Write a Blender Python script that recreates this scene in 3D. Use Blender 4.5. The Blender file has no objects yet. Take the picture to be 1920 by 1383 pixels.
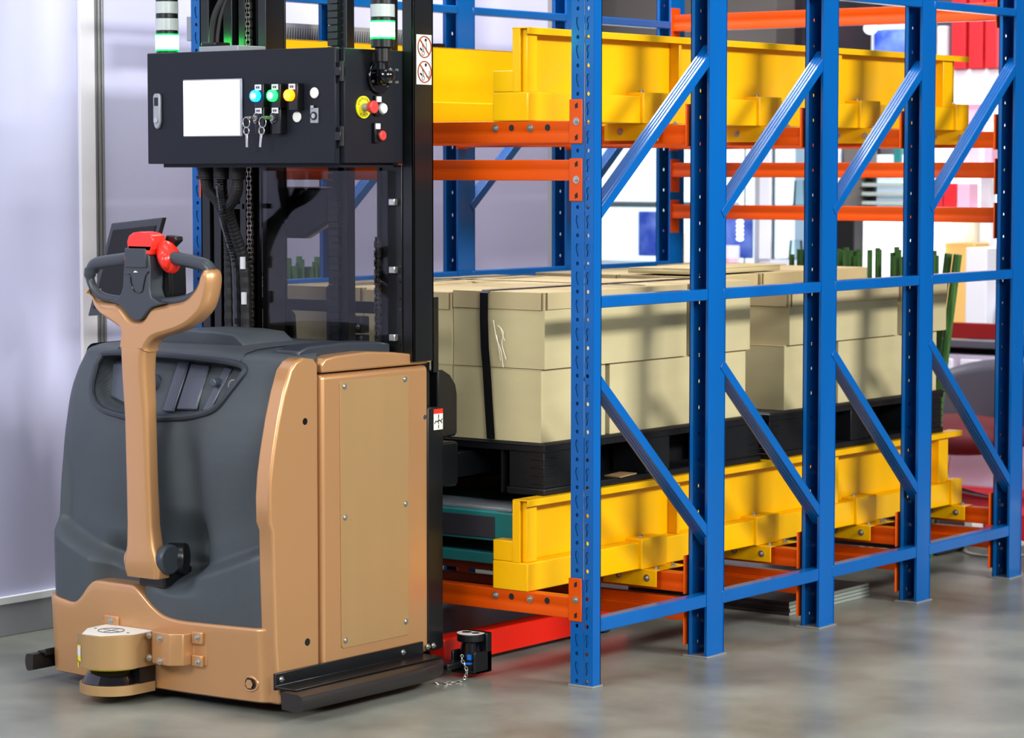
import bpy, math, random
from mathutils import Vector, Matrix
from mathutils.geometry import tessellate_polygon
random.seed(7)
S = bpy.context.scene
C = S.collection
PI = math.pi

# ------------------------------------------------------------------ materials
def lin(c):
    return tuple(((v/255)/12.92 if v/255 <= .04045 else (((v/255)+.055)/1.055)**2.4) for v in c)
def mat(name, rgb, rough=.5, metal=0., coat=0., noise=0., nscale=20., bump=0., bscale=200., emit=None, estr=0., spec=.5, stretch=None, trans=0., ior=1.45, rgb2=None):
    m = bpy.data.materials.new(name); m.use_nodes = True
    nt = m.node_tree; b = nt.nodes['Principled BSDF']
    col = lin(rgb)+(1,)
    b.inputs['Base Color'].default_value = col
    b.inputs['Roughness'].default_value = rough
    b.inputs['Metallic'].default_value = metal
    b.inputs['Coat Weight'].default_value = coat
    b.inputs['Coat Roughness'].default_value = .12
    b.inputs['Specular IOR Level'].default_value = spec
    b.inputs['Transmission Weight'].default_value = trans
    b.inputs['IOR'].default_value = ior
    tc = nt.nodes.new('ShaderNodeTexCoord')
    src = tc.outputs['Object']
    if stretch:
        mp = nt.nodes.new('ShaderNodeMapping'); mp.inputs['Scale'].default_value = stretch
        nt.links.new(src, mp.inputs['Vector']); src = mp.outputs['Vector']
    if noise or rgb2:
        n = nt.nodes.new('ShaderNodeTexNoise'); n.inputs['Scale'].default_value = nscale; n.inputs['Detail'].default_value = 6
        nt.links.new(src, n.inputs['Vector'])
        r = nt.nodes.new('ShaderNodeValToRGB')
        r.color_ramp.elements[0].position = .35; r.color_ramp.elements[1].position = .65
        c2 = lin(rgb2) if rgb2 else tuple(min(1, v*(1+noise)) for v in col[:3])
        c1 = col[:3] if rgb2 else tuple(v*(1-noise) for v in col[:3])
        r.color_ramp.elements[0].color = tuple(c1)+(1,); r.color_ramp.elements[1].color = tuple(c2)+(1,)
        nt.links.new(n.outputs['Fac'], r.inputs['Fac']); nt.links.new(r.outputs['Color'], b.inputs['Base Color'])
    if bump:
        n2 = nt.nodes.new('ShaderNodeTexNoise'); n2.inputs['Scale'].default_value = bscale; n2.inputs['Detail'].default_value = 3
        nt.links.new(src, n2.inputs['Vector'])
        bp = nt.nodes.new('ShaderNodeBump'); bp.inputs['Strength'].default_value = bump; bp.inputs['Distance'].default_value = .002
        nt.links.new(n2.outputs['Fac'], bp.inputs['Height']); nt.links.new(bp.outputs['Normal'], b.inputs['Normal'])
    if emit:
        b.inputs['Emission Color'].default_value = lin(emit)+(1,); b.inputs['Emission Strength'].default_value = estr
    return m

M = {}
M['copper'] = mat('copper paint', (194,145,97), .34, .50, .45, bump=.05, bscale=900)
M['copper_side'] = M['copper']
M['plate_gold'] = mat('gold brushed plate', (172,138,92), .46, .40, .0, noise=.03, nscale=8, stretch=(1,1,.1))
M['gray'] = mat('charcoal plastic', (64,71,76), .48, 0, 0, noise=.05, nscale=6, bump=.25, bscale=700, spec=.45)
M['graydk'] = mat('dark tray plastic', (44,50,58), .34, 0, 0, bump=.2, bscale=600)
M['trayin'] = mat('tray insert plastic', (74,80,92), .30, 0, .2, bump=.2, bscale=500)
M['handle'] = mat('handle rubber', (52,58,64), .33, 0, 0, bump=.15, bscale=800)
M['red'] = mat('red switch plastic', (228,42,28), .30, 0, .2)
M['black'] = mat('black metal', (15,16,18), .32, .1, .1, noise=.1, nscale=12)
M['mast'] = mat('mast steel', (19,21,23), .30, .2, .15, noise=.1, nscale=10, stretch=(1,1,.2))
M['rubber'] = mat('black rubber', (18,18,19), .6)
M['gloss'] = mat('gloss black', (5,5,10), .05, 0, .5)
M['cab'] = mat('cabinet paint', (17,21,29), .42, 0, .0, bump=.15, bscale=1200, spec=.28)
M['cabside'] = M['cab']
M['chain'] = mat('chain steel', (136,128,120), .32, .9, 0, noise=.3, nscale=60)
M['zinc'] = mat('zinc bolt', (190,190,185), .28, .9)
M['white'] = mat('white plastic', (222,222,214), .45)
M['label'] = mat('label grey', (205,205,205), .5)
M['ink'] = mat('ink', (20,20,25), .6)
M['yellow_lbl'] = mat('yellow label', (232,222,20), .5)
M['redbtn'] = mat('red button', (205,60,55), .4)
M['screen'] = mat('lit screen', (240,242,246), .3, emit=(255,255,255), estr=1.5)
def lamp(n, rgb, e): return mat(n, rgb, .3, emit=rgb, estr=e)
M['lblue'] = lamp('blue pilot', (20,140,255), 3.2)
M['lgreen'] = lamp('green pilot', (30,235,90), 3.0)
M['lorange'] = lamp('orange pilot', (255,140,10), 2.2)
M['lcore_b'] = lamp('blue pilot core', (150,220,255), 4)
M['lcore_g'] = lamp('green pilot core', (210,255,225), 4)
M['lcore_o'] = lamp('orange pilot core', (255,205,60), 2.5)
M['tower_lit'] = mat('lit green lens', (0,255,110), .3, emit=(70,255,110), estr=26)
M['tower_rim'] = mat('green lens rim', (0,200,80), .3, emit=(0,235,70), estr=3)
M['tower_off'] = mat('unlit lens', (176,186,182), .25, 0, .3, noise=.06, nscale=3, stretch=(60,60,.1))
M['orange'] = mat('orange rack paint', (212,76,0), .36, 0, .15, spec=.3, noise=.06, nscale=5, stretch=(.3,1,1))
M['redpaint'] = mat('red leg paint', (222,30,10), .35, 0, .3)
M['blue'] = mat('blue rack paint', (0,90,166), .28, .0, .25, noise=.06, nscale=6, stretch=(1,1,.15), spec=.35)
M['yellow'] = mat('yellow rail paint', (240,180,0), .34, 0, .2, noise=.04, nscale=4, spec=.35)
M['teal'] = mat('teal paint', (38,118,118), .4, 0, .2)
M['shpanel'] = mat('shuttle panel', (52,50,56), .5)
M['pallet'] = mat('pallet plastic', (16,17,20), .42, 0, 0, bump=.3, bscale=120)
M['card'] = mat('kraft cardboard', (192,180,138), .75, 0, 0, noise=.05, nscale=3, bump=.15, bscale=90, stretch=(1,1,3))
M['card2'] = mat('kraft cardboard lid', (184,168,128), .72, 0, 0, noise=.06, nscale=4, bump=.15, bscale=90)
M['cardscrap'] = mat('worn cardboard', (150,118,78), .8)
M['cardshade'] = mat('cardboard shade', (120,98,66), .8)
M['strap'] = mat('black strap', (16,16,18), .35)
M['film'] = mat('tape film', (232,226,208), .15)
M['wall'] = mat('lavender wall', (200,201,232), .7, noise=.012, nscale=1.2)
M['trimw'] = mat('white trim', (218,216,222), .6)
M['trimg'] = mat('aluminium profile', (150,150,152), .35, .5)
M['skirt'] = mat('grey skirting', (158,160,164), .55, noise=.04, nscale=2)
M['skirtw'] = mat('white skirting cap', (240,244,246), .5)
M['monitor'] = mat('display housing', (62,65,72), .4)
M['monscr'] = mat('display glass', (24,24,24), .18)
M['treadm'] = mat('ribbed tread', (36,33,32), .36, bump=.3, bscale=260)
M['planter'] = mat('dark planter', (40,36,34), .6)
M['reed'] = mat('green reed', (74,124,56), .5, 0, .1, rgb2=(40,76,30), nscale=14, stretch=(4,4,.3))
M['sheet'] = mat('board edge', (148,156,148), .4)
M['sheettop'] = mat('board face', (64,58,58), .4)
M['carpet'] = mat('red carpet', (190,22,38), .9)
M['bgwhite'] = mat('booth white', (226,226,236), .5)
M['bglit'] = mat('lit booth panel', (255,255,255), .5, emit=(245,250,255), estr=1.25)
M['bgcool'] = mat('cool lit panel', (214,226,240), .5, emit=(200,218,240), estr=.55)
M['bgmauve'] = mat('hall drape', (92,80,94), .9, rgb2=(70,62,76), nscale=1.5)
M['bggrey'] = mat('grey fascia', (106,100,98), .8)
M['bgred'] = mat('red banner', (206,30,40), .6)
M['bgdred'] = mat('dark red band', (140,8,14), .6)
M['bgblue'] = mat('blue backdrop', (50,84,200), .5, rgb2=(120,150,235), nscale=9)
M['bgpink'] = mat('pink panel', (226,170,196), .6)
M['bgbeige'] = mat('beige panel', (232,220,196), .6)
M['bgorange'] = mat('amber', (240,190,110), .5)
M['bgblack'] = mat('black panel', (10,9,12), .6)
M['bgdark'] = mat('dark shelf', (48,34,44), .7, rgb2=(24,20,28), nscale=6)
M['lounge'] = mat('grey lounge shell', (82,80,92), .35)
M['loungered'] = mat('dark red upholstery', (92,16,24), .7)
M['chrome'] = mat('chrome', (200,200,205), .12, 1)
M['lilac'] = mat('lilac cabinet', (196,184,206), .6)
M['plate_grey'] = mat('grey foot plate', (150,155,160), .5, .4)
M['hosecar'] = mat('hose carrier plastic', (34,38,42), .5)
M['brush'] = mat('brush bristle', (58,60,66), .7)
M['brushbar'] = mat('brush bar', (150,152,154), .5, .3)
M['sticker_o'] = mat('sticker brown', (150,62,32), .6)
M['bluehw'] = mat('blue fitting', (20,120,230), .4)
M['concreteW'] = mat('off white plinth', (214,212,208), .6)

def glassmat(name, tint, refl=.08, dark=1.0):
    m = bpy.data.materials.new(name); m.use_nodes = True; nt = m.node_tree
    nt.nodes.clear()
    o = nt.nodes.new('ShaderNodeOutputMaterial'); t = nt.nodes.new('ShaderNodeBsdfTransparent')
    t.inputs['Color'].default_value = tint+(1,)
    g = nt.nodes.new('ShaderNodeBsdfGlossy'); g.inputs['Roughness'].default_value = .03; g.inputs['Color'].default_value = (.25,.25,.27,1)
    f = nt.nodes.new('ShaderNodeFresnel'); f.inputs['IOR'].default_value = 1.45
    mx = nt.nodes.new('ShaderNodeMixShader')
    nt.links.new(f.outputs[0], mx.inputs[0]); nt.links.new(t.outputs[0], mx.inputs[1]); nt.links.new(g.outputs[0], mx.inputs[2])
    nt.links.new(mx.outputs[0], o.inputs[0])
    return m
M['glass'] = glassmat('guard polycarbonate', (.84,.84,.84))
M['caseglass'] = glassmat('showcase glass', (.86,.92,.92))

def floormat():
    m = bpy.data.materials.new('polished concrete'); m.use_nodes = True; nt = m.node_tree; b = nt.nodes['Principled BSDF']
    tc = nt.nodes.new('ShaderNodeTexCoord')
    n = nt.nodes.new('ShaderNodeTexNoise'); n.inputs['Scale'].default_value = 2.2; n.inputs['Detail'].default_value = 8; n.inputs['Roughness'].default_value = .55
    n2 = nt.nodes.new('ShaderNodeTexNoise'); n2.inputs['Scale'].default_value = 40; n2.inputs['Detail'].default_value = 4
    nt.links.new(tc.outputs['Object'], n.inputs['Vector']); nt.links.new(tc.outputs['Object'], n2.inputs['Vector'])
    r = nt.nodes.new('ShaderNodeValToRGB'); e = r.color_ramp.elements
    e[0].position = .34; e[0].color = lin((112,113,104))+(1,); e[1].position = .68; e[1].color = lin((152,154,144))+(1,)
    r2 = nt.nodes.new('ShaderNodeMix'); r2.data_type = 'RGBA'; r2.blend_type = 'MULTIPLY'; r2.inputs[0].default_value = .25
    nt.links.new(n.outputs['Fac'], r.inputs['Fac']); nt.links.new(r.outputs['Color'], r2.inputs[6]); nt.links.new(n2.outputs['Color'], r2.inputs[7])
    nt.links.new(r2.outputs[2], b.inputs['Base Color'])
    rr = nt.nodes.new('ShaderNodeMapRange'); rr.inputs[3].default_value = .22; rr.inputs[4].default_value = .42
    nt.links.new(n.outputs['Fac'], rr.inputs[0]); nt.links.new(rr.outputs[0], b.inputs['Roughness'])
    bp = nt.nodes.new('ShaderNodeBump'); bp.inputs['Strength'].default_value = .12; bp.inputs['Distance'].default_value = .01
    nt.links.new(n.outputs['Fac'], bp.inputs['Height']); nt.links.new(bp.outputs['Normal'], b.inputs['Normal'])
    return m
M['floor'] = floormat()

# ------------------------------------------------------------------ mesh builder
class MB:
    def __init__(s): s.v = []; s.f = []; s.m = []; s.mk = []
    def mark(s): s.mk.append(len(s.f)); return s
    def add(s, vs, fs, m=0):
        o = len(s.v); s.v += [tuple(p) for p in vs]
        for f in fs: s.f.append([i+o for i in f]); s.m.append(m)
        return s
    def box(s, x0, x1, y0, y1, z0, z1, m=0):
        v = [(x, y, z) for x in (x0, x1) for y in (y0, y1) for z in (z0, z1)]
        return s.add(v, [(0,1,3,2),(4,6,7,5),(0,4,5,1),(2,3,7,6),(0,2,6,4),(1,5,7,3)], m)
    def beam(s, p0, p1, w, h, up=(0,0,1), m=0):
        p0 = Vector(p0); p1 = Vector(p1); d = (p1-p0).normalized(); u = Vector(up)
        r = d.cross(u).normalized(); u = r.cross(d).normalized()
        v = []
        for p in (p0, p1):
            for a, b in ((-1,-1),(1,-1),(1,1),(-1,1)): v.append(p+r*(a*w/2)+u*(b*h/2))
        return s.add(v, [(3,2,1,0),(4,5,6,7),(0,1,5,4),(1,2,6,5),(2,3,7,6),(3,0,4,7)], m)
    def cyl(s, p0, p1, r0, r1=None, n=20, m=0, caps=True):
        r1 = r0 if r1 is None else r1
        p0 = Vector(p0); p1 = Vector(p1); d = (p1-p0).normalized()
        a = Vector((0,0,1)) if abs(d.z) < .9 else Vector((1,0,0))
        r = d.cross(a).normalized(); u = r.cross(d)
        v = []
        for p, rr in ((p0, r0), (p1, r1)):
            for i in range(n):
                t = 2*PI*i/n; v.append(p+(r*math.cos(t)+u*math.sin(t))*rr)
        f = [(i, (i+1) % n, n+(i+1) % n, n+i) for i in range(n)]
        if caps: f += [tuple(range(n-1, -1, -1)), tuple(range(n, 2*n))]
        return s.add(v, f, m)
    def tube(s, path, r, n=10, m=0, closed=False, flat=None):
        P = [Vector(p) for p in path]; k = len(P)
        R = r if isinstance(r, (list, tuple)) else [r]*k
        rings = []; prev = None
        for i in range(k):
            if closed: d = P[(i+1) % k]-P[i-1]
            else: d = P[min(i+1, k-1)]-P[max(i-1, 0)]
            d.normalize()
            if prev is None:
                a = Vector((0,0,1)) if abs(d.z) < .9 else Vector((0,1,0))
                q = d.cross(a).normalized()
            else: q = (prev-d*prev.dot(d)).normalized()
            prev = q; u = d.cross(q)
            rings.append([P[i]+(q*math.cos(2*PI*j/n)+u*math.sin(2*PI*j/n))*R[i] for j in range(n)])
        v = [p for g in rings for p in g]; f = []
        for i in range(k if closed else k-1):
            a = i*n; b = ((i+1) % k)*n
            for j in range(n): f.append((a+j, a+(j+1) % n, b+(j+1) % n, b+j))
        if not closed: f += [tuple(range(n-1, -1, -1)), tuple(range((k-1)*n, k*n))]
        return s.add(v, f, m)
    def prism(s, poly, ax, a, b, m=0):
        def P(u, w, t): return {'x': (t, u, w), 'y': (u, t, w), 'z': (u, w, t)}[ax]
        n = len(poly)
        v = [P(u, w, a) for u, w in poly]+[P(u, w, b) for u, w in poly]
        tri = tessellate_polygon([[Vector((u, w, 0)) for u, w in poly]])
        f = [tuple(t) for t in tri]+[tuple(i+n for i in reversed(t)) for t in tri] if n > 8 else [tuple(range(n)), tuple(range(2*n-1, n-1, -1))]
        f += [(i, i+n, (i+1) % n+n, (i+1) % n) for i in range(n)]
        return s.add(v, f, m)
    def grid(s, rows, m=0, closed=False):
        n = len(rows[0]); v = [p for r in rows for p in r]; f = []
        for i in range(len(rows)-1):
            for j in range(n if closed else n-1):
                k = (j+1) % n; f.append((i*n+j, i*n+k, (i+1)*n+k, (i+1)*n+j))
        return s.add(v, f, m)
    def ell(s, c, rx, ry, rz, m=0, n=16, k=10):
        rows = []
        for i in range(k+1):
            t = PI*i/k
            rows.append([(c[0]+rx*math.sin(t)*math.cos(2*PI*j/n), c[1]+ry*math.sin(t)*math.sin(2*PI*j/n), c[2]+rz*math.cos(t)) for j in range(n)])
        return s.grid(rows, m, True)
    def each(s, name, mats, parent=None, **k):
        cuts = [c for c in s.mk]+[len(s.f)]; out = []
        if not cuts or cuts[0] != 0: cuts = [0]+cuts
        for a, b in zip(cuts[:-1], cuts[1:]):
            if a == b: continue
            q = MB(); used = {}
            for f, m in zip(s.f[a:b], s.m[a:b]):
                nf = []
                for i in f:
                    if i not in used: used[i] = len(q.v); q.v.append(s.v[i])
                    nf.append(used[i])
                q.f.append(nf); q.m.append(m)
            out.append(q.build(name, mats, parent, **k))
        return out
    def build(s, name, mats, parent=None, bevel=0, seg=2, smooth=40, label=None, weld=False, sub=0, solid=0):
        import bmesh
        off = Vector((0,0,0)); p = parent
        while p is not None: off += p.location; p = p.parent
        me = bpy.data.meshes.new(name)
        me.from_pydata([tuple(Vector(q)-off) for q in s.v], [], s.f)
        if not isinstance(mats, (list, tuple)): mats = [mats]
        for mm in mats: me.materials.append(M[mm] if isinstance(mm, str) else mm)
        me.polygons.foreach_set('material_index', s.m)
        bm = bmesh.new(); bm.from_mesh(me)
        if weld: bmesh.ops.remove_doubles(bm, verts=bm.verts, dist=1e-5)
        bmesh.ops.recalc_face_normals(bm, faces=bm.faces)
        bm.to_mesh(me); bm.free()
        if smooth:
            me.shade_smooth()
            try: me.set_sharp_from_angle(angle=math.radians(smooth))
            except Exception: pass
        o = bpy.data.objects.new(name, me); C.objects.link(o)
        if parent is not None: o.parent = parent
        if solid:
            md = o.modifiers.new('s', 'SOLIDIFY'); md.thickness = solid; md.offset = -1
        if bevel:
            md = o.modifiers.new('b', 'BEVEL'); md.width = bevel; md.segments = seg; md.limit_method = 'ANGLE'; md.angle_limit = math.radians(35); md.harden_normals = False
        if sub:
            md = o.modifiers.new('u', 'SUBSURF'); md.levels = sub; md.render_levels = sub
        if label: o['label'] = label
        return o

def root(name, loc, label, cat, group=None):
    o = bpy.data.objects.new(name, None); C.objects.link(o); o.location = loc; o.empty_display_size = .05
    o['label'] = label; o['category'] = cat
    if group: o['group'] = group
    return o
def tag(o, label, cat, group=None, kind=None):
    o['label'] = label; o['category'] = cat
    if group: o['group'] = group
    if kind: o['kind'] = kind
    return o
def struct(o): o['kind'] = 'structure'; return o
def copytree(o, parent=None):
    c = o.copy(); C.objects.link(c)
    if parent is not None: c.parent = parent
    for ch in list(o.children): copytree(ch, c)
    return c
def sm(t): t = max(0, min(1, t)); return t*t*(3-2*t)
def interp(t, xs, ys):
    if t <= xs[0]: return ys[0]
    for i in range(len(xs)-1):
        if t <= xs[i+1]:
            k = (t-xs[i])/(xs[i+1]-xs[i]); return ys[i]+(ys[i+1]-ys[i])*k
    return ys[-1]
def catmull(P, n=6, closed=False):
    out = []; k = len(P)
    for i in range(k if closed else k-1):
        p = [Vector(P[(i+j-1) % k] if closed else P[max(0, min(k-1, i+j-1))]) for j in range(4)]
        for a in range(n):
            t = a/n
            out.append(tuple(.5*((2*p[1])+(-p[0]+p[2])*t+(2*p[0]-5*p[1]+4*p[2]-p[3])*t*t+(-p[0]+3*p[1]-3*p[2]+p[3])*t**3)))
    if not closed: out.append(tuple(P[-1]))
    return out
def bolt(mb, p, d, r=.008, h=.007, m=0, washer=True):
    mb.mark(); p = Vector(p); d = Vector(d)
    if washer: mb.cyl(p, p+d*.002, r*1.5, n=16, m=m)
    mb.cyl(p, p+d*h, r, r*.92, n=6, m=m); mb.cyl(p+d*h, p+d*(h+.004), r*.5, n=10, m=m)
def textmesh(name, txt, size, loc, rot, m, parent, align='CENTER'):
    cu = bpy.data.curves.new(name, 'FONT'); cu.body = txt; cu.size = size; cu.align_x = align; cu.align_y = 'CENTER'; cu.extrude = .0003
    o = bpy.data.objects.new(name, cu); C.objects.link(o)
    dg = bpy.context.evaluated_depsgraph_get()
    me = bpy.data.meshes.new_from_object(o.evaluated_get(dg))
    bpy.data.objects.remove(o)
    mtx = Matrix.Translation(loc) @ rot
    off = Vector((0,0,0)); p = parent
    while p is not None: off += p.location; p = p.parent
    me.transform(Matrix.Translation(-off) @ mtx)
    me.materials.clear(); me.materials.append(M[m])
    o = bpy.data.objects.new(name, me); C.objects.link(o); o.parent = parent
    return o
FRONT = Matrix.Rotation(PI/2, 4, 'X')                                  # text on a face towards -Y
SIDE = Matrix.Rotation(PI/2, 4, 'Z') @ Matrix.Rotation(PI/2, 4, 'X')   # text on a face towards +X

# ------------------------------------------------------------------ setting
struct(MB().box(-16, 4, -1, 20, -.05, 0).build('floor', 'floor', smooth=0))
struct(MB().box(-6.65, -6.55, 2.5, 8.93, 0, 3.4).build('wall_left', 'wall', smooth=0))
b = MB().box(-6.55, -6.538, 2.5, 8.93, 0, .104).box(-6.55, -6.532, 2.5, 8.93, .104, .128, 1)
struct(b.build('baseboard_left', ['skirt', 'skirtw'], bevel=.002))
b = MB().box(-6.55, -6.535, 6.336, 6.402, .128, 3.4)
for y0, y1 in ((6.402,6.414),(6.424,6.434),(6.440,6.450)): b.box(-6.55, -6.540, y0, y1, .128, 3.4, 1)
b.box(-6.55, -6.546, 6.402, 6.450, .128, 3.4, 1)
struct(b.build('trim_1', ['trimw', 'trimg'], bevel=.002))
struct(MB().box(-16, 4, 17.9, 18, 0, 5).build('wall_back', 'bgmauve', smooth=0))

# ------------------------------------------------------------------ rack posts
POST_TOP = 2.62
def face_tiles(b, x0, x1, xg, y, dy, z0, z1, m=0, mk=1):
    """perforated sheet at y, holes run through to y+dy"""
    pitch = .0805
    def oct(cx, cz, r): return [(cx+r*math.cos(PI/8+i*PI/4), cz+r*math.sin(PI/8+i*PI/4)*1.15) for i in range(8)]
    def key(cx, cz, s):
        pts = [(-.0035,.019),(.0035,.016),(.0045,.004),(.0015,-.004),(.0035,-.019),(.0005,-.019),(-.004,-.004),(-.0055,.006)]
        return [(cx+s*u*1.2, cz+w) for u, w in pts]
    z = z0
    cols = [((x0+xg)/2-.001, x0, xg-.001, 1), ((xg+x1)/2-.004, xg+.001, x1, -1)]
    while z < z1-.001:
        zt = min(z+pitch, z1)
        for cx, a, c, s in cols:
            outer = [(a, z), (c, z), (c, zt), (a, zt)]
            loops = [outer]
            if zt-z > pitch*.9: loops += [oct(cx, z+.0165, .0054), key(cx, z+.055, s)]
            V3 = [[Vector((u, w, 0)) for u, w in l] for l in loops]
            flat = [p for l in loops for p in l]
            tri = tessellate_polygon(V3)
            b.add([(u, y, w) for u, w in flat], [tuple(t) for t in tri], m)
            for l in loops[1:]:
                n = len(l)
                b.add([(u, y, w) for u, w in l]+[(u, y+dy, w) for u, w in l], [(i, (i+1) % n, n+(i+1) % n, n+i) for i in range(n)], mk)
            if len(loops) > 1:
                b.box(cx-.008, cx+.008, y+dy*1.02, y+dy*1.3, z+.034, z+.076, m)
        z = zt
    b.box(xg-.001, xg+.001, y+dy*.3, y+dy*.9, z0, z1, mk)
def post_mb(y, first):
    """upright post; x from -4.605 to -4.528"""
    b = MB(); x0, x1 = -4.606, -4.528
    if first:                      # perforated face to the aisle, open at the back
        b.box(x0, x0+.003, y+.003, y+.041, 0, POST_TOP); b.box(x1-.003, x1, y+.001, y+.041, 0, POST_TOP)
        face_tiles(b, x0, x1, -4.5585, y, .003, 0, POST_TOP)
        b.box(x0, x0+.014, y+.038, y+.041, 0, POST_TOP); b.box(x1-.014, x1, y+.038, y+.041, 0, POST_TOP)
    else:                          # open side to the aisle, perforated face away
        z = 0; xw = x0+.010; hy = y+.052
        while z < POST_TOP-.001:
            zt = min(z+.0805, POST_TOP)
            outer = [(y, z), (y+.10, z), (y+.10, zt), (y, zt)]; loops = [outer]
            if zt-z > .07: loops.append([(hy+.0055*math.cos(PI/8+i*PI/4), z+.040+.007*math.sin(PI/8+i*PI/4)) for i in range(8)])
            tri = tessellate_polygon([[Vector((u, w, 0)) for u, w in l] for l in loops]); flat = [q for l in loops for q in l]
            for xx in (xw, xw+.003): b.add([(xx, u, w) for u, w in flat], [tuple(t) for t in tri])
            z = zt
        b.box(xw+.0002, xw+.0028, y, y+.002, 0, POST_TOP)
        b.box(x1-.003, x1, y, y+.066, 0, POST_TOP); b.box(x1-.0075, x1-.002, y+.066, y+.0690, 0, POST_TOP)
        b.box(x1-.0075, x1-.0045, y+.0685, y+.10, 0, POST_TOP)
        face_tiles(b, x0+.01, x1-.002, -4.5565, y+.10, -.003, 0, POST_TOP)
        b.box(x0+.01, x0+.024, y, y+.003, 0, POST_TOP)
        b.box(x1-.009, x1-.003, y, y+.003, 0, POST_TOP)
    return b
YP = [6.394, 6.998, 7.667, 8.322, 9.018]
DEP = [.041, .10, .10, .10, .10]
def frame(name, label, shift):
    r = root(name, (-4.565+shift, 6.4, 0), label, 'rack frame')
    for i, y in enumerate(YP):
        mb = post_mb(y, i == 0); mb.v = [(p[0]+shift, p[1], p[2]) for p in mb.v]
        po = mb.build('post', ['blue', 'ink'], r, smooth=0)
        fp = MB().box(-4.612+shift, -4.522+shift, y-.006, y+DEP[i]+.004, 0, .006)
        fp.build('foot_plate', 'plate_grey', po, bevel=.001)
    X0, X1 = -4.574+shift, -4.529+shift; xm = (X0+X1)/2; w = X1-X0
    def diag(y0, z0, y1, z1, h=.030):
        b = MB().beam((xm, y0, z0), (xm, y1, z1), w, h)
        d = Vector((0, y1-y0, z1-z0)).normalized(); n = Vector((0, -d.z, d.y)) if d.z > 0 else Vector((0, d.z, -d.y))
        for q in (-.011, .0, .011):
            b.beam(Vector((xm+q, y0, z0))+n*h/2, Vector((xm+q, y1, z1))+n*h/2, .004, .004)
        b.build('diagonal_brace', 'blue', r, bevel=.003, seg=3)
    for i in range(4):
        ya = YP[i]+DEP[i]+.002; yb = YP[i+1]+.045
        diag(ya-.02, .885+.015, yb, .885-(yb-ya)*.875)
        diag(ya-.02, 1.37-.015, yb, 1.37+(yb-ya)*.80)
        for z0, z1 in ((.158, .198), (1.096, 1.130), (2.038, 2.066)):
            MB().box(X0+.002, X1-.001, ya-.012, yb-.01, z0, z1).build('horizontal_brace', 'blue', r, bevel=.004, seg=3)
    return r
frame('rack_frame', 'blue perforated steel rack frame, nearest the viewer, in front of the cartons', 0)
frame('rack_frame', 'blue steel rack frame on the far side of the lane, beside the lavender wall', -1.488)

# ------------------------------------------------------------------ orange crossbeams
XL, XR = -6.020, -4.606
def crossbeam(y, z0, z1, pz0, pz1, label, front=False, holes=False, group=None, step=0):
    r = root('crossbeam', ((XL+XR)/2, y, z0), label, 'rack beam', group)
    h = z1-z0
    if step:      # stepped lower beam
        poly = [(y, z0), (y, z0+h*.55), (y+.016, z0+h*.60), (y+.016, z1), (y+.046, z1), (y+.046, z0)]
    else:
        poly = [(y, z0), (y, z0+h*.36), (y+.0014, z0+h*.40), (y+.0014, z0+h*.60), (y, z0+h*.64), (y, z1), (y+.042, z1), (y+.042, z0)]
    MB().prism(poly, 'x', XL+.0, XR-.0).build('beam', 'orange', r, bevel=.002)
    for s, xe in ((1, XR), (-1, XL)):
        b = MB(); k = MB()
        if front:
            xa, xb = (XR+.001, XR+.041) if s > 0 else (XL-.041, XL-.001)
            b.box(xa-.006*(s > 0), xb+.006*(s < 0), y-.004, y-.0005, pz0, pz1)
            cx = (xa+xb)/2; zc = (pz0+pz1)/2
            bolt(k, (cx, y-.004, zc), (0,-1,0), .0075, .006)
            for dz in (-.045, .045):
                k.mark().prism([(cx-.004, zc+dz-.009), (cx+.005, zc+dz-.005), (cx+.004, zc+dz+.009), (cx-.005, zc+dz+.003)], 'y', y-.0052, y-.004, 1)
        else:
            xe2 = xe-.0005 if s > 0 else xe+.0005
            b.box(min(xe2, xe2-s*.004), max(xe2, xe2-s*.004), y-.012, y+.052, pz0, pz1)
            bolt(k, (xe2-s*.004, y+.03, (pz0+pz1)/2), (-s,0,0), .007, .005)
        e = b.build('end_plate', 'orange', r, bevel=.003)
        k.each('bolt', ['zinc', 'ink'], e)
    if holes:
        k = MB()
        zc = (z0+z1)/2
        for X in (-4.752, -4.878): bolt(k, (X, y, zc+.012), (0,-1,0), .0075, .008)
        k.each('bolt', 'zinc', r)
        k = MB()
        for X in (-4.690, -4.820): k.mark().cyl((X, y-.0006, zc+.013), (X, y, zc+.013), .0095, n=16)
        k.each('hole', 'ink', r)
    return r
crossbeam(6.394, .196, .2585, .190, .316, 'orange crossbeam low at the front of the lane, under the yellow rail end', True, True)
crossbeam(6.394, 1.568, 1.631, 1.566, 1.692, 'orange crossbeam with bolts under the upper yellow rails, front of the rack', True, True)
crossbeam(6.394, 1.460, 1.520, 1.402, 1.524, 'plain orange crossbeam just below the bolted upper one at the front', True)
pos = ['second', 'third', 'fourth', 'rearmost']
for i in range(1, 5):
    y = YP[i]
    crossbeam(y+.004, .196, .2545, .192, .312, 'orange crossbeam under the lower yellow rails at the %s post pair' % pos[i-1])
    crossbeam(y+.004, .108, .176, .035, .178, 'low stepped orange crossbeam near the floor at the %s post pair' % pos[i-1], step=1)
    crossbeam(y+.004, 1.568, 1.6275, 1.562, 1.690, 'orange crossbeam under the upper yellow rails at the %s post pair' % pos[i-1])
crossbeam(9.03, 2.028, 2.092, 2.0, 2.12, 'topmost orange crossbeam across the rear posts, above the yellow rail')
crossbeam(9.03, 1.459, 1.516, 1.40, 1.53, 'upper of two plain orange crossbeams joining the rear posts')
crossbeam(9.03, 1.297, 1.352, 1.24, 1.37, 'lower of two plain orange crossbeams joining the rear posts')

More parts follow.
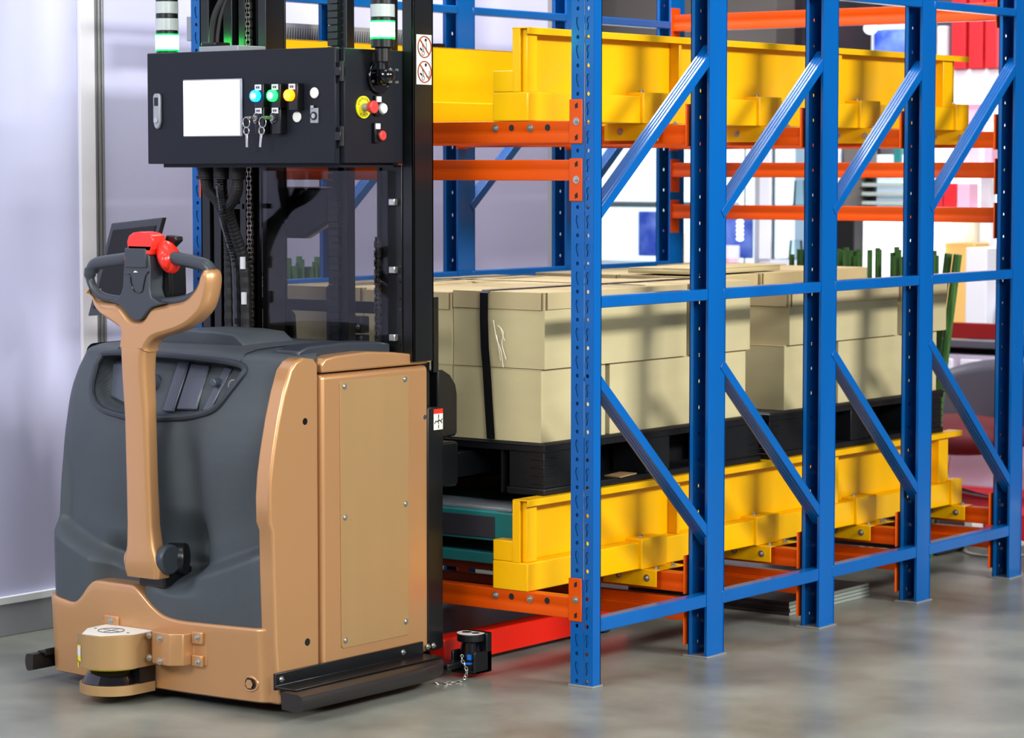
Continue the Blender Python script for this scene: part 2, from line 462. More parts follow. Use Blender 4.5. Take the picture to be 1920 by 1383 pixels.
# ------------------------------------------------------------------ yellow shuttle rails
def rail(zb, mirror, label, yend=9.062):
    def X(x): return x if not mirror else -10.626-x
    def bx(b, x0, x1, *a, **k): p, q = sorted((X(x0), X(x1))); return b.box(p, q, *a, **k)
    r = root('shuttle_rail', (X(-4.82), 7.7, zb), label, 'rail')
    y0 = 6.390
    b = MB(); bx(b, -4.887, -4.758, y0, yend, zb, zb+.084); b.build('box_tube', 'yellow', r, bevel=.004, seg=3)
    b = MB(); bx(b, -4.887, -4.812, y0+.002, y0+.05, zb+.0845, zb+.146); b.build('end_stop', 'yellow', r, bevel=.003)
    zt = zb+.270
    b = MB(); bx(b, -4.814, -4.808, y0, yend, zb+.084, zt)
    bx(b, -4.814, -4.758, y0, yend+.02, zt-.004, zt); bx(b, -4.761, -4.757, y0, yend+.02, zt-.020, zt)
    b.build('web', 'yellow', r, bevel=.0012)
    for ya, yb in ((6.405,6.455),(7.20,7.215),(8.165,8.205),(8.93,9.0)):
        b = MB(); bx(b, -4.808, -4.772, ya, yb, zb+.084, zt-.004); b.build('rib', 'yellow', r, bevel=.002)
    b = MB(); bx(b, -4.808, -4.787, y0, y0+.006, zb+.084, zt-.004); b.build('rib', 'yellow', r, bevel=.001)
    for i in range(1, 5):
        y = YP[i]; ye = min(y+.13, yend+.0)
        b = MB()
        bx(b, -4.892, -4.745, y-.034, min(y+.105, ye), zb-.0005, zb+.095)
        s = b.build('saddle_bracket', 'yellow', r, bevel=.004, seg=3)
        b = MB()
        bx(b, -4.90, -4.700, y-.020, y+.15 if i < 4 else y+.05, zb-.004, zb-.001)
        bx(b, -4.90, -4.700, y-.022, y-.018, zb-.052, zb-.001)
        b.build('angle_plate', 'yellow', s, bevel=.001)
        k = MB()
        bolt(k, (X(-4.735), y-.022, zb-.026), (0,-1,0), .0075, .006); bolt(k, (X(-4.84), y-.022, zb-.024), (0,-1,0), .0075, .006)
        bolt(k, (X(-4.79), y+.02, zb+.095), (0,0,1), .007, .006); bolt(k, (X(-4.728), y+.02, zb-.001), (0,0,1), .007, .005)
        if i < 4: bolt(k, (X(-4.726), y+.11, zb-.001), (0,0,1), .007, .005)
        k.each('bolt', 'zinc', s)
    return r
rail(.259, False, 'yellow steel shuttle rail low in the rack, nearest, under the front edge of the pallets')
rail(.259, True, 'yellow steel shuttle rail low in the rack, far side of the lane behind the machine')
rail(1.632, False, 'yellow steel shuttle rail on the upper level, nearest, with full bolted length in view', 9.08)
rail(1.632, True, 'yellow steel shuttle rail on the upper level, far side beside the lavender wall', 9.08)

# ------------------------------------------------------------------ shuttle car
r = root('shuttle_car', (-5.32, 6.9, .31), 'teal flat shuttle car with dark front panel, sitting low between the yellow rails', 'shuttle')
MB().box(-5.79, -4.832, 6.452, 7.30, .388, .478).build('body', 'teal', r, bevel=.006)
MB().box(-5.70, -4.925, 6.447, 6.452, .398, .462).build('front_panel', 'shpanel', r, bevel=.001)
MB().box(-5.730, -4.896, 6.47, 7.25, .316, .350).build('lower_tray', 'teal', r, bevel=.004)
MB().box(-5.75, -4.95, 6.50, 7.2, .350, .388).build('recess', 'black', r)
MB().box(-5.35, -4.87, 6.462, 6.62, .478, .488).build('lift_plate', 'plate_grey', r, bevel=.002)
for x in (-5.797, -4.825):
    for y in (6.56, 7.2):
        MB().cyl((x-.006, y, .374), (x+.006, y, .374), .030).build('wheel', 'black', r)

# ------------------------------------------------------------------ pallets
def pallet(y0, label):
    x0, x1, y1, z0 = -5.84, -4.78, y0+1.21, .529
    r = root('pallet', ((x0+x1)/2, y0+.6, z0), label, 'pallet', 'black plastic pallets on the lower rails')
    MB().box(x0, x1, y0, y1, z0+.128, z0+.156).box(x0-.004, x1+.004, y0-.004, y1+.004, z0+.146, z0+.153).build('deck', 'pallet', r, bevel=.004)
    MB().mark().box(x1-.168, x1-.160, y0+.01, y1-.01, z0, z0+.13).mark().box(x0+.160, x0+.168, y0+.01, y1-.01, z0, z0+.13).each('shade_sheet', 'pallet', r)  # added dark sheets, so the pallet openings read as shaded inside
    for i, xa in enumerate((x0, (x0+x1)/2-.07, x1-.14)):
        MB().box(xa, xa+.14, y0, y1, z0, z0+.020).build('runner', 'pallet', r, bevel=.003)
        for j, (ya, yl) in enumerate(((y0, .24), (y0+.24, .73), (y1-.24, .24)) if i == 1 else ((y0, .24), (y0+.54, .14), (y1-.24, .24))):
            b = MB().box(xa+.006, xa+.134, ya+.006, ya+yl-.006, z0+.02, z0+.128)
            if i != 1 and j != 1:
                xc_ = xa+.134 if i == 2 else xa+.006; yc_ = ya+.006 if j == 0 else ya+yl-.006
                for k in range(4): b.box(xc_-.045 if i == 2 else xc_-.005, xc_+.005 if i == 2 else xc_+.045, yc_-.005 if j == 0 else yc_-.06, yc_+.06 if j == 0 else yc_+.005, z0+.034+k*.024, z0+.037+k*.024)
            b.build('block', 'pallet', r, bevel=.002)
    return r
pallet(6.502, 'black plastic pallet being lifted by the machine, nearest in the lane')
pallet(7.765, 'black plastic pallet behind the first one, deeper in the lane')

# ------------------------------------------------------------------ cartons
def carton(x0, x1, y0, y1, z0, z1, lid, label, group):
    j = lambda: random.uniform(-.003, .003)
    x0 += .003; x1 -= .001; y0 += .002+abs(j()); y1 -= .003
    r = root('carton', ((x0+x1)/2, (y0+y1)/2, z0), label, 'carton', group)
    b = MB(); n = 6        # slightly bulged faces
    zt = z1-.004
    def ring(z, k):
        bul = .0035*math.sin(PI*k); pts = []
        for i in range(n+1): pts.append((x0+(x1-x0)*i/n, y0-bul*math.sin(PI*i/n), z))
        for i in range(1, n+1): pts.append((x1+bul*math.sin(PI*i/n), y0+(y1-y0)*i/n, z))
        for i in range(1, n+1): pts.append((x1-(x1-x0)*i/n, y1+bul*math.sin(PI*i/n), z))
        for i in range(1, n): pts.append((x0-bul*math.sin(PI*i/n), y1-(y1-y0)*i/n, z))
        return pts
    b.grid([ring(z0+(zt-z0)*k/5, k/5) for k in range(6)], 0, True)
    b.add([(x0,y0,z0),(x1,y0,z0),(x1,y1,z0),(x0,y1,z0)], [(0,1,2,3)]); b.add([(x0,y0,zt),(x1,y0,zt),(x1,y1,zt),(x0,y1,zt)], [(3,2,1,0)])
    b.build('body', 'card', r, smooth=30)
    xm = (x0+x1)/2; ym = (y0+y1)/2
    t = MB()
    if (x1-x0) < (y1-y0):
        t.mark().box(x0, xm-.0015, y0, y1, zt, z1); t.mark().box(xm+.0015, x1, y0, y1, zt, z1+.001)
    else:
        t.mark().box(x0, x1, y0, ym-.0015, zt, z1); t.mark().box(x0, x1, ym+.0015, y1, zt, z1+.001)
    t.each('top_flap', 'card2', r, bevel=.001)
    if lid:
        t = MB(); h = .052
        t.mark().box(x0+.002, x1-.010, y0-.006, y0-.002, z1-h, z1); t.mark().box(x1+.002, x1+.006, y0+.008, y1-.004, z1-h+.002, z1)
        t.each('lid_rim', 'card2', r, bevel=.001)
        t = MB().mark().box(x1-.0095, x1-.0065, y0-.005, y0-.002, z1-h, z1-.002).mark().box(x1+.002, x1+.005, y0+.004, y0+.007, z1-h, z1)
        t.each('corner_shade', 'cardshade', r)  # darker strips that stand in for the shadow in the lid corner notch
    return r
def stack(y0, which):
    X = [-4.78, -5.125, -5.475, -5.838]
    Z = [(.686, .902), (.904, 1.130)]
    colname = ['nearest column', 'middle column', 'far column']
    lay = {(0,0): [(0,.335),(.352,1.135)], (0,1): [(0,.775),(.79,1.14)], (0,2): [(0,.37),(.38,1.13)],
           (1,0): [(0,.765),(.785,1.142)], (1,1): [(0,.365),(.375,1.135)], (1,2): [(0,.76),(.775,1.135)]}
    if which == 'rear': lay[(0,0)] = [(0,.345),(.355,1.07)]; lay[(1,0)] = [(0,.755),(.77,1.12)]
    for (t, c), segs in lay.items():
        for k, (a, e) in enumerate(segs):
            dx = -.012 if t == 0 and c == 0 else 0
            carton(X[c+1], X[c]+dx, y0+a+(.012 if which == 'rear' and t == 1 else 0), y0+e, Z[t][0], Z[t][1]+(random.uniform(-.008,.004) if t == 1 and c > 0 else 0)-(.045 if (which == 'rear' and t == 1 and c == 0) else 0), t == 1,
                   'kraft carton in the %s tier of the %s pallet load, %s, %s end' % ('lower' if t == 0 else 'upper', 'front' if which == 'front' else 'rear', colname[c], 'near' if k == 0 else 'deep'),
                   'kraft cartons on the %s pallet' % which)
stack(6.500, 'front'); stack(7.872, 'rear')
# loose taller cartons on the deeper pallet
carton(-5.45, -5.16, 7.9, 8.45, 1.131, 1.150, False, 'flat kraft carton lid lying on top of the rear pallet load', 'kraft cartons on the rear pallet')
# straps
def strap(path, label, w=.016):
    b = MB(); rows = []
    P = [Vector(p) for p in path]
    for p, (dx, dy) in zip(P, [(1,0)]*len(P) if w > 0 else [(0,1)]*len(P)):
        rows.append([tuple(p-Vector((dx, dy, 0))*abs(w)/2), tuple(p+Vector((dx, dy, 0))*abs(w)/2)])
    b.grid(rows)
    tag(b.build('strap', 'strap', solid=.0012, smooth=0), label, 'strap', 'black straps around the cartons')
tp = MB()
for P in ([(-4.962,1.045),(-4.950,.99),(-4.935,.96),(-4.925,.905)], [(-4.945,1.03),(-4.925,1.01),(-4.93,.975),(-4.915,.93)], [(-4.95,1.0),(-4.94,.955),(-4.935,.925)], [(-4.935,1.02),(-4.92,.985)]):
    tp.tube([(p[0], 6.4925, p[1]) for p in catmull([(q[0], q[1], 0) for q in P], 4)], .0011, n=4)
tp_o = tp.build('wrinkled_tape', 'film'); tag(tp_o, 'wrinkled clear tape on the front of the nearest upper carton', 'tape')
strap([(-4.972, 6.4925, .688), (-4.980, 6.4915, .80), (-4.986, 6.490, .90), (-4.992, 6.489, .96), (-4.995, 6.4885, 1.05), (-4.994, 6.488, 1.125), (-4.994, 6.50, 1.1335), (-4.99, 6.8, 1.1335), (-4.985, 7.30, 1.1335), (-4.985, 7.62, 1.1335)], 'black plastic strap running down the front of the cartons nearest the machine', .030)
strap([(-5.60, 6.4925, .688), (-5.60, 6.4915, .90), (-5.60, 6.489, 1.00), (-5.60, 6.488, 1.125), (-5.60, 6.50, 1.1335), (-5.60, 7.0, 1.1335), (-5.60, 7.60, 1.1335)], 'black plastic strap on the cartons seen through the clear guard', .030)
strap([(-5.82, 7.05, 1.1345), (-5.3, 7.06, 1.1345), (-4.80, 7.05, 1.1345)], 'black strap lying across the tops of the front cartons', -.014)
# bit of cardboard on the pallet foot
b = MB().beam((-4.80, 6.88, .552), (-4.80, 6.97, .556), .06, .004)
tag(b.build('cardboard_scrap', 'cardscrap', smooth=0), 'torn brown cardboard scrap lying on the foot of the near pallet', 'cardboard')

# boards on the floor
for k in range(4):
    x1 = -4.742-random.uniform(0, .006); y0 = 7.836+random.uniform(0, .01)
    b = MB().box(-5.4, x1-.0006, y0, 8.375, .0005+k*.0118, .0110+k*.0118, 1).box(x1-.0006, x1, y0, 8.375, .0007+k*.0118, .0108+k*.0118)
    nm = ['lowest', 'second lowest', 'second highest', 'topmost'][k]
    tag(b.build('board', ['sheet', 'sheettop'], bevel=.001), 'grey flat board on the floor under the rack, %s of the pile' % nm, 'board', 'flat boards piled under the rack')

# ------------------------------------------------------------------ green reeds
def reed(x, y, z0, z1, rr, lean, label, group, n=8):
    b = MB(); rows = []
    k = 6
    P = [(x+lean*(i/k)**1.5, y, z0+(z1-z0)*i/k) for i in range(k+1)]
    b.tube(P, rr, n=n)
    return tag(b.build('reed', 'reed'), label, 'reed', group)
base = reed(-5.70, 9.5, .2, 1.17, .011, 0, 'short cut green reed in the row behind the rear cartons', 'green reeds behind the rack')
for i in range(46):
    o = base.copy(); C.objects.link(o)
    seg = random.choice(((-5.75,-5.62),(-5.55,-5.46),(-5.42,-5.20),(-5.22,-5.06)))
    o.location = (random.uniform(*seg)+5.70, random.uniform(-.08, .10), random.uniform(-.03, .015))
base2 = reed(-6.32, 6.95, .2, 1.19, .010, 0, 'green reed in the row seen through the clear guard of the machine', 'green reeds beside the wall')
for i in range(34):
    o = base2.copy(); C.objects.link(o)
    o.location = (random.uniform(-.03, .05), random.uniform(-.05, .34), random.uniform(-.04, .0))
t = MB().box(-5.8, -5.02, 9.395, 9.62, 0, .20)
tag(t.build('planter', 'planter', bevel=.01), 'dark planter box holding the green reeds behind the rack', 'planter')
t = MB().box(-6.38, -6.25, 6.86, 7.32, 0, .22)
tag(t.build('planter', 'planter', bevel=.01), 'dark planter box with green reeds between rack and lavender wall', 'planter')
reed(-5.074, 9.365, 0, 1.17, .016, .10, 'tall green reed leaning right beside the rear cartons, left of two', 'tall green reeds')
reed(-5.031, 9.34, 0, 1.168, .017, .11, 'tall green reed leaning right beside the rear cartons, right of two', 'tall green reeds')
reed(-6.30, 6.6, 0, .99, .010, -.05, 'lone green reed glimpsed between the tiller and the blue post', 'reed')
# brush strip on the far side of the upper level
r = root('brush_strip', (-6.2, 7.2, 1.9), 'grey bar with a dense row of dark bristles above the far yellow rail', 'brush')
MB().box(-6.215, -6.19, 6.5, 7.60, 1.905, 1.983).build('bar', 'brushbar', r, bevel=.002)
b = MB(); y = 6.52
while y < 7.58:
    b.cyl((-6.186, y, 1.90), (-6.186, y+.004, 1.968), .0042, .0008, n=5); y += .0125
bo = b.build('bristles', 'brush', r); bo['kind'] = 'stuff'
MB().box(-6.19, -6.10, 6.5, 6.53, 1.90, 1.93).box(-6.19, -6.02, 7.56, 7.60, 1.902, 1.93).build('bracket', 'mast', r)

# ------------------------------------------------------------------ display board behind the machine
r = root('display_board', (-6.14, 6.17, 0), 'tilted black display board with grey frame behind the tiller head', 'display')
TL, TR, BL, BR = [Vector(p) for p in ((-6.191,6.15,1.324),(-5.95,6.13,1.345),(-6.321,6.17,1.028),(-6.085,6.15,1.045))]
def quadprism(b, pts, d, m=0):
    n = (pts[1]-pts[0]).cross(pts[2]-pts[0]).normalized()*d
    v = list(pts)+[p+n for p in pts]
    b.add(v, [(0,1,2,3),(7,6,5,4),(0,4,5,1),(1,5,6,2),(2,6,7,3),(3,7,4,0)], m)
b = MB(); quadprism(b, [TL, TR, BR, BL], -.02)
b.build('housing', 'monitor', r, bevel=.003)
c = (TL+TR+BL+BR)/4
inn = [c+(p-c)*.84+Vector((0,-.0215,0)) for p in (TL, TR, BR, BL)]
b = MB(); quadprism(b, inn, -.002); b.build('screen', 'monscr', r)
MB().cyl((-6.16,6.19,.02), (-6.16,6.19,1.15), .018).build('pole', 'mast', r)
MB().cyl((-6.16,6.19,0), (-6.16,6.19,.02), .12, n=32).build('base', 'mast', r)

# ================================================================== the stacker
ST = root('pallet_stacker', (-5.43, 5.9, 0), 'copper and charcoal automated pallet stacker truck with tiller and tall black mast', 'forklift')
XA, XB, XC = -5.868, -4.998, -5.433
def zb(x):          # boundary between copper skirt and charcoal cover
    xs = [-5.88,-5.80,-5.757,-5.735,-5.706,-5.68,-5.658,-5.64,-5.49,-5.474,-5.445,-5.416,-5.385,-5.357,-5.32,-5.28,-4.98]
    zs = [.264,.253,.247,.250,.272,.302,.318,.322,.322,.316,.292,.268,.250,.242,.2385,.238,.242]
    a = interp(x, xs, zs); return (a+interp(x-.008, xs, zs)+interp(x+.008, xs, zs))/3
ZS = [0, .27, .43, .58, .71, .84, .90, .945, .98]
YS = [5.547, 5.533, 5.530, 5.540, 5.562, 5.600, 5.628, 5.655, 5.690]
def yfront(x, z, cover=True):
    u = (x-XC)/.435
    y = (interp(z, ZS, YS)+interp(z-.03, ZS, YS)+interp(z+.03, ZS, YS))/3
    y -= .022*(1-u*u)
    if cover:
        zr = .325+.125*abs(u)**1.6
        t = z-zr
        y += .058*sm(t/.045)*(1-sm((t-.10)/.34))*sm((1-abs(u))/.12+.2)
        gx = (x+5.34)/.055
        y += .045*math.exp(-gx*gx)*sm((z-.30)/.04)*(1-sm((z-.66)/.2))
        gx = (x+5.355)/.062
        y += .060*math.exp(-gx*gx)*sm((z-.32)/.06)*(1-sm((z-.43)/.12))
        px_ = sm((x+5.69)/.08)*(1-sm((x+5.50)/.06))
        y += .05*px_*(1-sm((z-.34)/.13))
    else: y -= .008
    return y
def outline(N, r=.055, out=0):
    """list of (x, inset flag) samples: left side, corner, front, corner, right side -> (x, dy, frontness)"""
    pts = []
    for y in (6.10, 5.95, 5.80, 5.70): pts.append((XA-out, ('abs', y)))
    for i in range(9):
        a = PI/2*i/8; pts.append((XA-out+r*(1-math.cos(a)), ('off', r*(1-math.sin(a)))))
    for i in range(1, N): pts.append((XA-out+r+(XB+out-r-.0-(XA-out+r))*i/N, ('off', 0)))
    for i in range(9):
        a = PI/2*i/8; pts.append((XB+out-r+r*math.sin(a), ('off', r*(1-math.cos(a)))))
    return pts
TR_POLY = [(-5.753,.925),(-5.751,.945),(-5.740,.958),(-5.62,.966),(-5.50,.965),(-5.36,.962),(-5.25,.956),(-5.195,.948),(-5.176,.935),(-5.178,.920),(-5.200,.880),(-5.228,.838),(-5.262,.818),(-5.33,.803),(-5.43,.793),(-5.53,.788),(-5.62,.796),(-5.68,.808),(-5.722,.835),(-5.742,.872)]
def inpoly(x, z, P):
    c = False; n = len(P)
    for i in range(n):
        (x1, z1), (x2, z2) = P[i], P[i-1]
        if (z1 > z) != (z2 > z) and x < (x2-x1)*(z-z1)/(z2-z1)+x1: c = not c
    return c
def polydist(x, z, P):
    best = 9; n = len(P)
    for i in range(n):
        ax, az = P[i-1]; bx, bz = P[i]; dx, dz = bx-ax, bz-az
        t = max(0, min(1, ((x-ax)*dx+(z-az)*dz)/(dx*dx+dz*dz))); best = min(best, math.hypot(x-ax-t*dx, z-az-t*dz))
    return best
# skirt
prof = outline(90, .05, .004)
rows = []
R = 14
def pt(x, m, v, z, cover, extra=0):
    if m[0] == 'abs': return (x, m[1], z)
    return (x, yfront(x, z, cover)+m[1]+extra, z)
rows.append([((XC+(x-XC)*.985), (m[1] if m[0] == 'abs' else yfront(x, .03, False)+m[1]+.012), .030) for x, m in prof])
for k in range(R+1):
    rows.append([pt(x, m, 0, .036+(zb(x)-.010-.036)*k/R, False) for x, m in prof])
for a in (20, 45, 70, 90):
    q = math.radians(a); rr = .009
    rows.append([pt(x, m, 0, zb(x)-.010+rr*math.sin(q), False, rr*(1-math.cos(q))) for x, m in prof])
rows.append([pt(x, m, 0, zb(x)+.000, False, .022) for x, m in prof])
def deep(x): return .02+.11*sm((zb(x)-.285)/.03)
rows.append([pt(x, m, 0, zb(x)+.002, False, deep(x)) for x, m in prof])
skirt = MB().grid(rows).build('front_skirt', 'copper', ST, smooth=50)
# screw recess on the skirt
b = MB(); cx, cz = -5.066, .084; yy = yfront(cx, cz, False)
b.tube([(cx+.026*math.cos(t*PI/12), yy-.001+.004*abs(math.cos(t*PI/12)), cz+.019*math.sin(t*PI/12)) for t in range(24)], .0034, n=6, closed=True)
b.build('recess_ring', 'copper', skirt)
b = MB().cyl((cx, yy-.002, cz), (cx, yy+.004, cz), .0185, n=24); b.cyl((cx, yy-.006, cz), (cx, yy-.002, cz), .0135, .010, n=6, m=1)
b.build('screw', ['gloss', 'copper'], skirt)
# charcoal cover
prof = outline(150, .06)
rows = []; NR = 110; ztop = .952
for k in range(NR+1):
    row = []
    for x, m in prof:
        z0 = max(.20, zb(x)-.012); z = z0+(ztop-z0)*k/NR
        p = pt(x, m, 0, z, True)
        if m[0] == 'off' and inpoly(x, z, TR_POLY):
            dd = polydist(x, z, TR_POLY); p = (p[0], p[1]+.058*sm(dd/.014), p[2])
        row.append(p)
    rows.append(row)
RT = .040
for a in (15, 30, 45, 60, 75, 90):
    q = math.radians(a); i = RT*(1-math.cos(q)); z = ztop+RT*.8*math.sin(q)
    row = []
    for x, m in prof:
        f = (x-XC)/.435; xx = x-i*max(-1, min(1, f*6 if abs(f) > .8 else f*1.2))*(1 if abs(f) > .85 else .5)
        row.append((xx, m[1] if m[0] == 'abs' else yfront(x, ztop, True)+m[1]+i*1.6+.0*z, z))
    rows.append(row)
last = rows[-1]
for s, dz in ((.12,.004),(.3,.008),(.6,.010),(1,.010)):
    rows.append([(x, y+(6.10-y)*s, z+dz*(1-((x-XC)/.46)**2)) for x, y, z in last])
cover = MB().grid(rows).build('front_cover', 'gray', ST, smooth=60)
# tray rim, tray interior details
P = [(x, yfront(x, z, True)-.0035, z) for x, z in TR_POLY]
b = MB().tube(catmull(P, 5, True), .0095, n=8, closed=True)
tray = b.build('storage_tray_rim', 'graydk', ST)
def ty(x, z, d): return yfront(x, z, True)+d
b = MB()
for pts, d in (([(-5.735,.925),(-5.60,.935),(-5.62,.815),(-5.70,.835)], .051), ([(-5.475,.945),(-5.43,.945),(-5.43,.805),(-5.475,.805)], .049), ([(-5.425,.940),(-5.352,.937),(-5.352,.815),(-5.425,.812)], .053), ([(-5.335,.815),(-5.298,.820),(-5.268,.935),(-5.298,.940)], .047)):
    b.mark(); quadprism(b, [Vector((x, ty(x, z, d), z)) for x, z in pts], -.008)
b.each('tray_insert', 'trayin', tray, bevel=.004)
b = MB()
cx, cz = -5.302, .895; b.mark().cyl((cx, ty(cx, cz, .030), cz), (cx, ty(cx, cz, .06), cz), .012, n=20)
cx, cz = -5.224, .888; b.mark().cyl((cx, ty(cx, cz, .028), cz), (cx, ty(cx, cz, .06), cz), .014, n=20)
cx, cz = -5.55, .885; b.mark().cyl((cx, ty(cx, cz, .03), cz), (cx, ty(cx, cz, .06), cz), .026, n=24)
b.each('tray_knob', 'trayin', tray, bevel=.003)
b = MB().tube([(cx2, ty(cx2, cz2, .05), cz2) for cx2, cz2 in ((-5.224,.868),(-5.235,.85),(-5.262,.828))], [.007,.005,.004], n=8)
b.tube([(-5.224+.018*math.cos(t*PI/10), ty(-5.224, .888, .034), .888+.018*math.sin(t*PI/10)) for t in range(20)], .003, n=6, closed=True)
b.build('tray_key_holder', 'plate_grey', tray)
# raised dome on deck + seams
b = MB().prism([(-5.785,.985),(-5.775,1.004),(-5.74,1.016),(-5.60,1.026),(-5.45,1.026),(-5.37,1.020),(-5.335,.995),(-5.33,.985)], 'y', 5.80, 6.02)
b.build('deck_hump', 'gray', ST, bevel=.012, seg=4)
b = MB()
for xs in (-5.70, -5.205):
    b.tube([(xs+(0 if i < 2 else .01*(i-1)), yfront(xs, .955, True)+.0+[-.001,.022,.055,.12,.24][i], [.958,.979,.9885,.993,.997][i]) for i in range(5)], .0018, n=5)
b.build('seam_line', 'black', cover)
b = MB().cyl((-5.70, yfront(-5.7,.34)+.028, .345), (-5.70, yfront(-5.7,.34)+.05, .352), .022, n=20); b.v = [(p[0], p[1], p[2]) for p in b.v]
b.build('screw_well', 'gloss', cover)
# inner chassis, wheels
MB().box(-5.84, -5.02, 5.80, 6.26, .05, .93).build('chassis', 'black', ST)
for x in (-5.70, -5.16):
    MB().cyl((x-.03, 5.85, .05), (x+.03, 5.85, .05), .05, n=28).build('wheel', 'rubber', ST, bevel=.004)
# copper side panels
P = [(5.552,.03),(5.538,.20),(5.531,.40),(5.529,.512),(5.518,.535),(5.517,.60),(5.524,.67),(5.538,.74),(5.558,.82),(5.580,.89),(5.604,.945),(5.628,.968),(5.655,.978),(5.705,.972),(5.720,.955),(5.720,.03)]
pa = MB().prism(P, 'x', -5.035, -4.981).build('side_panel', 'copper', ST, bevel=.016, seg=5, smooth=30)
b = MB(); b.mark().cyl((-4.9815,5.664,.802), (-4.9800,5.664,.802), .0095, n=20); b.mark().cyl((-4.9815,5.669,.189), (-4.9800,5.669,.189), .0105, n=20)
b.each('screw_hole', 'gloss', pa)
pb = MB().box(-5.035, -4.980, 5.731, 6.206, .085, .926).build('side_door', 'copper', ST, bevel=.014, seg=5, smooth=30)
pl = MB().prism([(5.818,.150),(5.810,.158),(5.808,.898),(5.814,.905),(6.106,.905),(6.112,.898),(6.110,.156),(6.104,.150)], 'x', -4.981, -4.9775).build('cover_plate', 'plate_gold', pb, bevel=.0008)
b = MB()
for y, z in ((5.828,.888),(6.095,.892),(5.828,.520),(6.096,.532),(5.828,.172),(6.096,.190)):
    b.mark().cyl((-4.9775,y,z), (-4.9755,y,z), .0085, n=16); b.cyl((-4.9755,y,z), (-4.9725,y,z), .0062, .005, n=12)
b.each('screw', 'zinc', pb)
MB().cyl((-4.9805,6.187,.776), (-4.978,6.187,.776), .007, n=16).build('key_lock', 'chrome', pb)
P = [(5.735,.931),(5.733,.955),(5.750,.970),(5.80,.976),(5.93,.980),(6.05,.972),(6.17,.958),(6.200,.950),(6.206,.931)]
MB().prism(P, 'x', -5.04, -4.980).build('side_lid', 'copper', ST, bevel=.009, seg=4, smooth=30)
P = [(5.70,.955),(5.70,.990),(5.74,1.002),(5.90,1.006),(6.05,1.000),(6.10,.992),(6.10,.955)]
MB().prism(P, 'x', -5.12, -5.036).build('deck_edge', 'graydk', ST, bevel=.006, seg=3)
# cover side strip between cover and side panel
# black rear strip, carriage
MB().box(-5.02, -4.984, 6.207, 6.278, .085, .800).build('rear_strip', 'mast', ST, bevel=.003)
lb = MB().box(-4.984, -4.9835, 6.234, 6.277, .734, .781).box(-4.984, -4.9834, 6.234, 6.277, .781, .795, 1).build('caution_label', ['white', 'red'], ST)
b = MB(); X = -4.9831
def stroke(b, pts, w=.0022, m=0):
    for i in range(len(pts)-1):
        (y0, z0), (y1, z1) = pts[i], pts[i+1]
        b.beam((X, y0, z0), (X, y1, z1), .0006, w, up=(0,.3,1) if abs(y1-y0) < 1e-6 else (0,0,1), m=m)
stroke(b, [(6.256,.738),(6.257,.748)], .003); stroke(b, [(6.256,.766),(6.257,.779)], .003); stroke(b, [(6.256,.750),(6.257,.764)], .0026)
stroke(b, [(6.237,.752),(6.244,.760),(6.250,.757),(6.258,.763),(6.266,.758),(6.274,.765)], .003); stroke(b, [(6.266,.758),(6.273,.752)], .0025)
b.build('pictogram', 'ink', lb)
P = [(6.285,.702),(6.285,.905),(6.310,.905),(6.345,.888),(6.370,.860),(6.378,.830),(6.378,.712),(6.368,.706)]
ca = MB().prism(P, 'x', -5.10, -5.008).build('carriage', 'mast', ST, bevel=.006, seg=3)
P = [(6.285,.69),(6.285,.56),(6.37,.556),(6.38,.566),(6.38,.682),(6.37,.690)]
MB().prism(P, 'x', -5.10, -5.006).prism([(6.285,.69),(6.33,.69),(6.33,.715),(6.285,.715)], 'x', -5.09, -5.02).build('fork_heel', 'mast', ca, bevel=.006, seg=3)
MB().box(-5.80, -5.10, 6.30, 6.33, .56, .86).build('backrest', 'black', ca, bevel=.004)
MB().box(-5.015, -5.006, 6.262, 6.285, .90, 1.12).build('guide_strip', 'black', ca)
for x in (-5.12, -5.66):
    MB().prism([(6.33,.572),(6.33,.636),(6.48,.648),(7.45,.625),(7.48,.60),(7.45,.575)], 'x', x-.06, x+.06).build('fork', 'mast', ST, bevel=.004)
# support legs
for x0, x1, l in ((-5.095,-5.030,'red support leg'), (-5.83,-5.765,'red support leg')):
    lg = MB().prism([(6.345,.018),(6.34,.096),(6.35,.099),(7.26,.092),(7.30,.075),(7.30,.018)], 'x', x0, x1).build('support_leg', 'redpaint', ST, bevel=.004, label=l)
    MB().cyl((x0+.012,7.2,.038), (x1-.012,7.2,.038), .038, n=24).build('load_wheel', 'rubber', lg)
# side steps
def stepper(mir):
    def X_(x): return x if not mir else -5.872-(x+4.981)*.42
    def pr(b, poly, y0, y1): b.prism([(X_(u), w) for u, w in poly], 'y', y0, y1)
    b = MB(); pr(b, [(-4.981,.075),(-4.981,.122 if not mir else .095),(-4.972,.122 if not mir else .095),(-4.972,.0865),(-4.900,.0865),(-4.900,.082),(-4.974,.080),(-4.974,.075)], 5.527, 6.17)
    s = b.build('side_step', 'rubber' if mir else 'mast', ST, bevel=.002)
    b = MB()
    prof = [(-4.928,.081),(-4.866,.080),(-4.853,.075),(-4.847,.062),(-4.849,.048),(-4.858,.036),(-4.875,.030),(-4.924,.034)]
    n = len(prof); rws = []
    for y, t in ((5.498,0),(5.52,0),(6.02,0),(6.10,.010),(6.17,.050)):
        rws.append([(X_(min(u, u-t*((u+4.928)/.081))), y, w) for u, w in prof])
    b.grid(rws, 0, True); b.add(rws[0], [tuple(range(n))]); b.add(rws[-1], [tuple(range(n))])
    b.build('tread', 'treadm', s, bevel=.003)
    k = MB()
    for y in (() if mir else (5.55,6.075,6.19,6.215)): bolt(k, (X_(-4.972), y, .104), (-1 if mir else 1,0,0), .0055, .005)
    k.each('bolt', 'zinc', s)
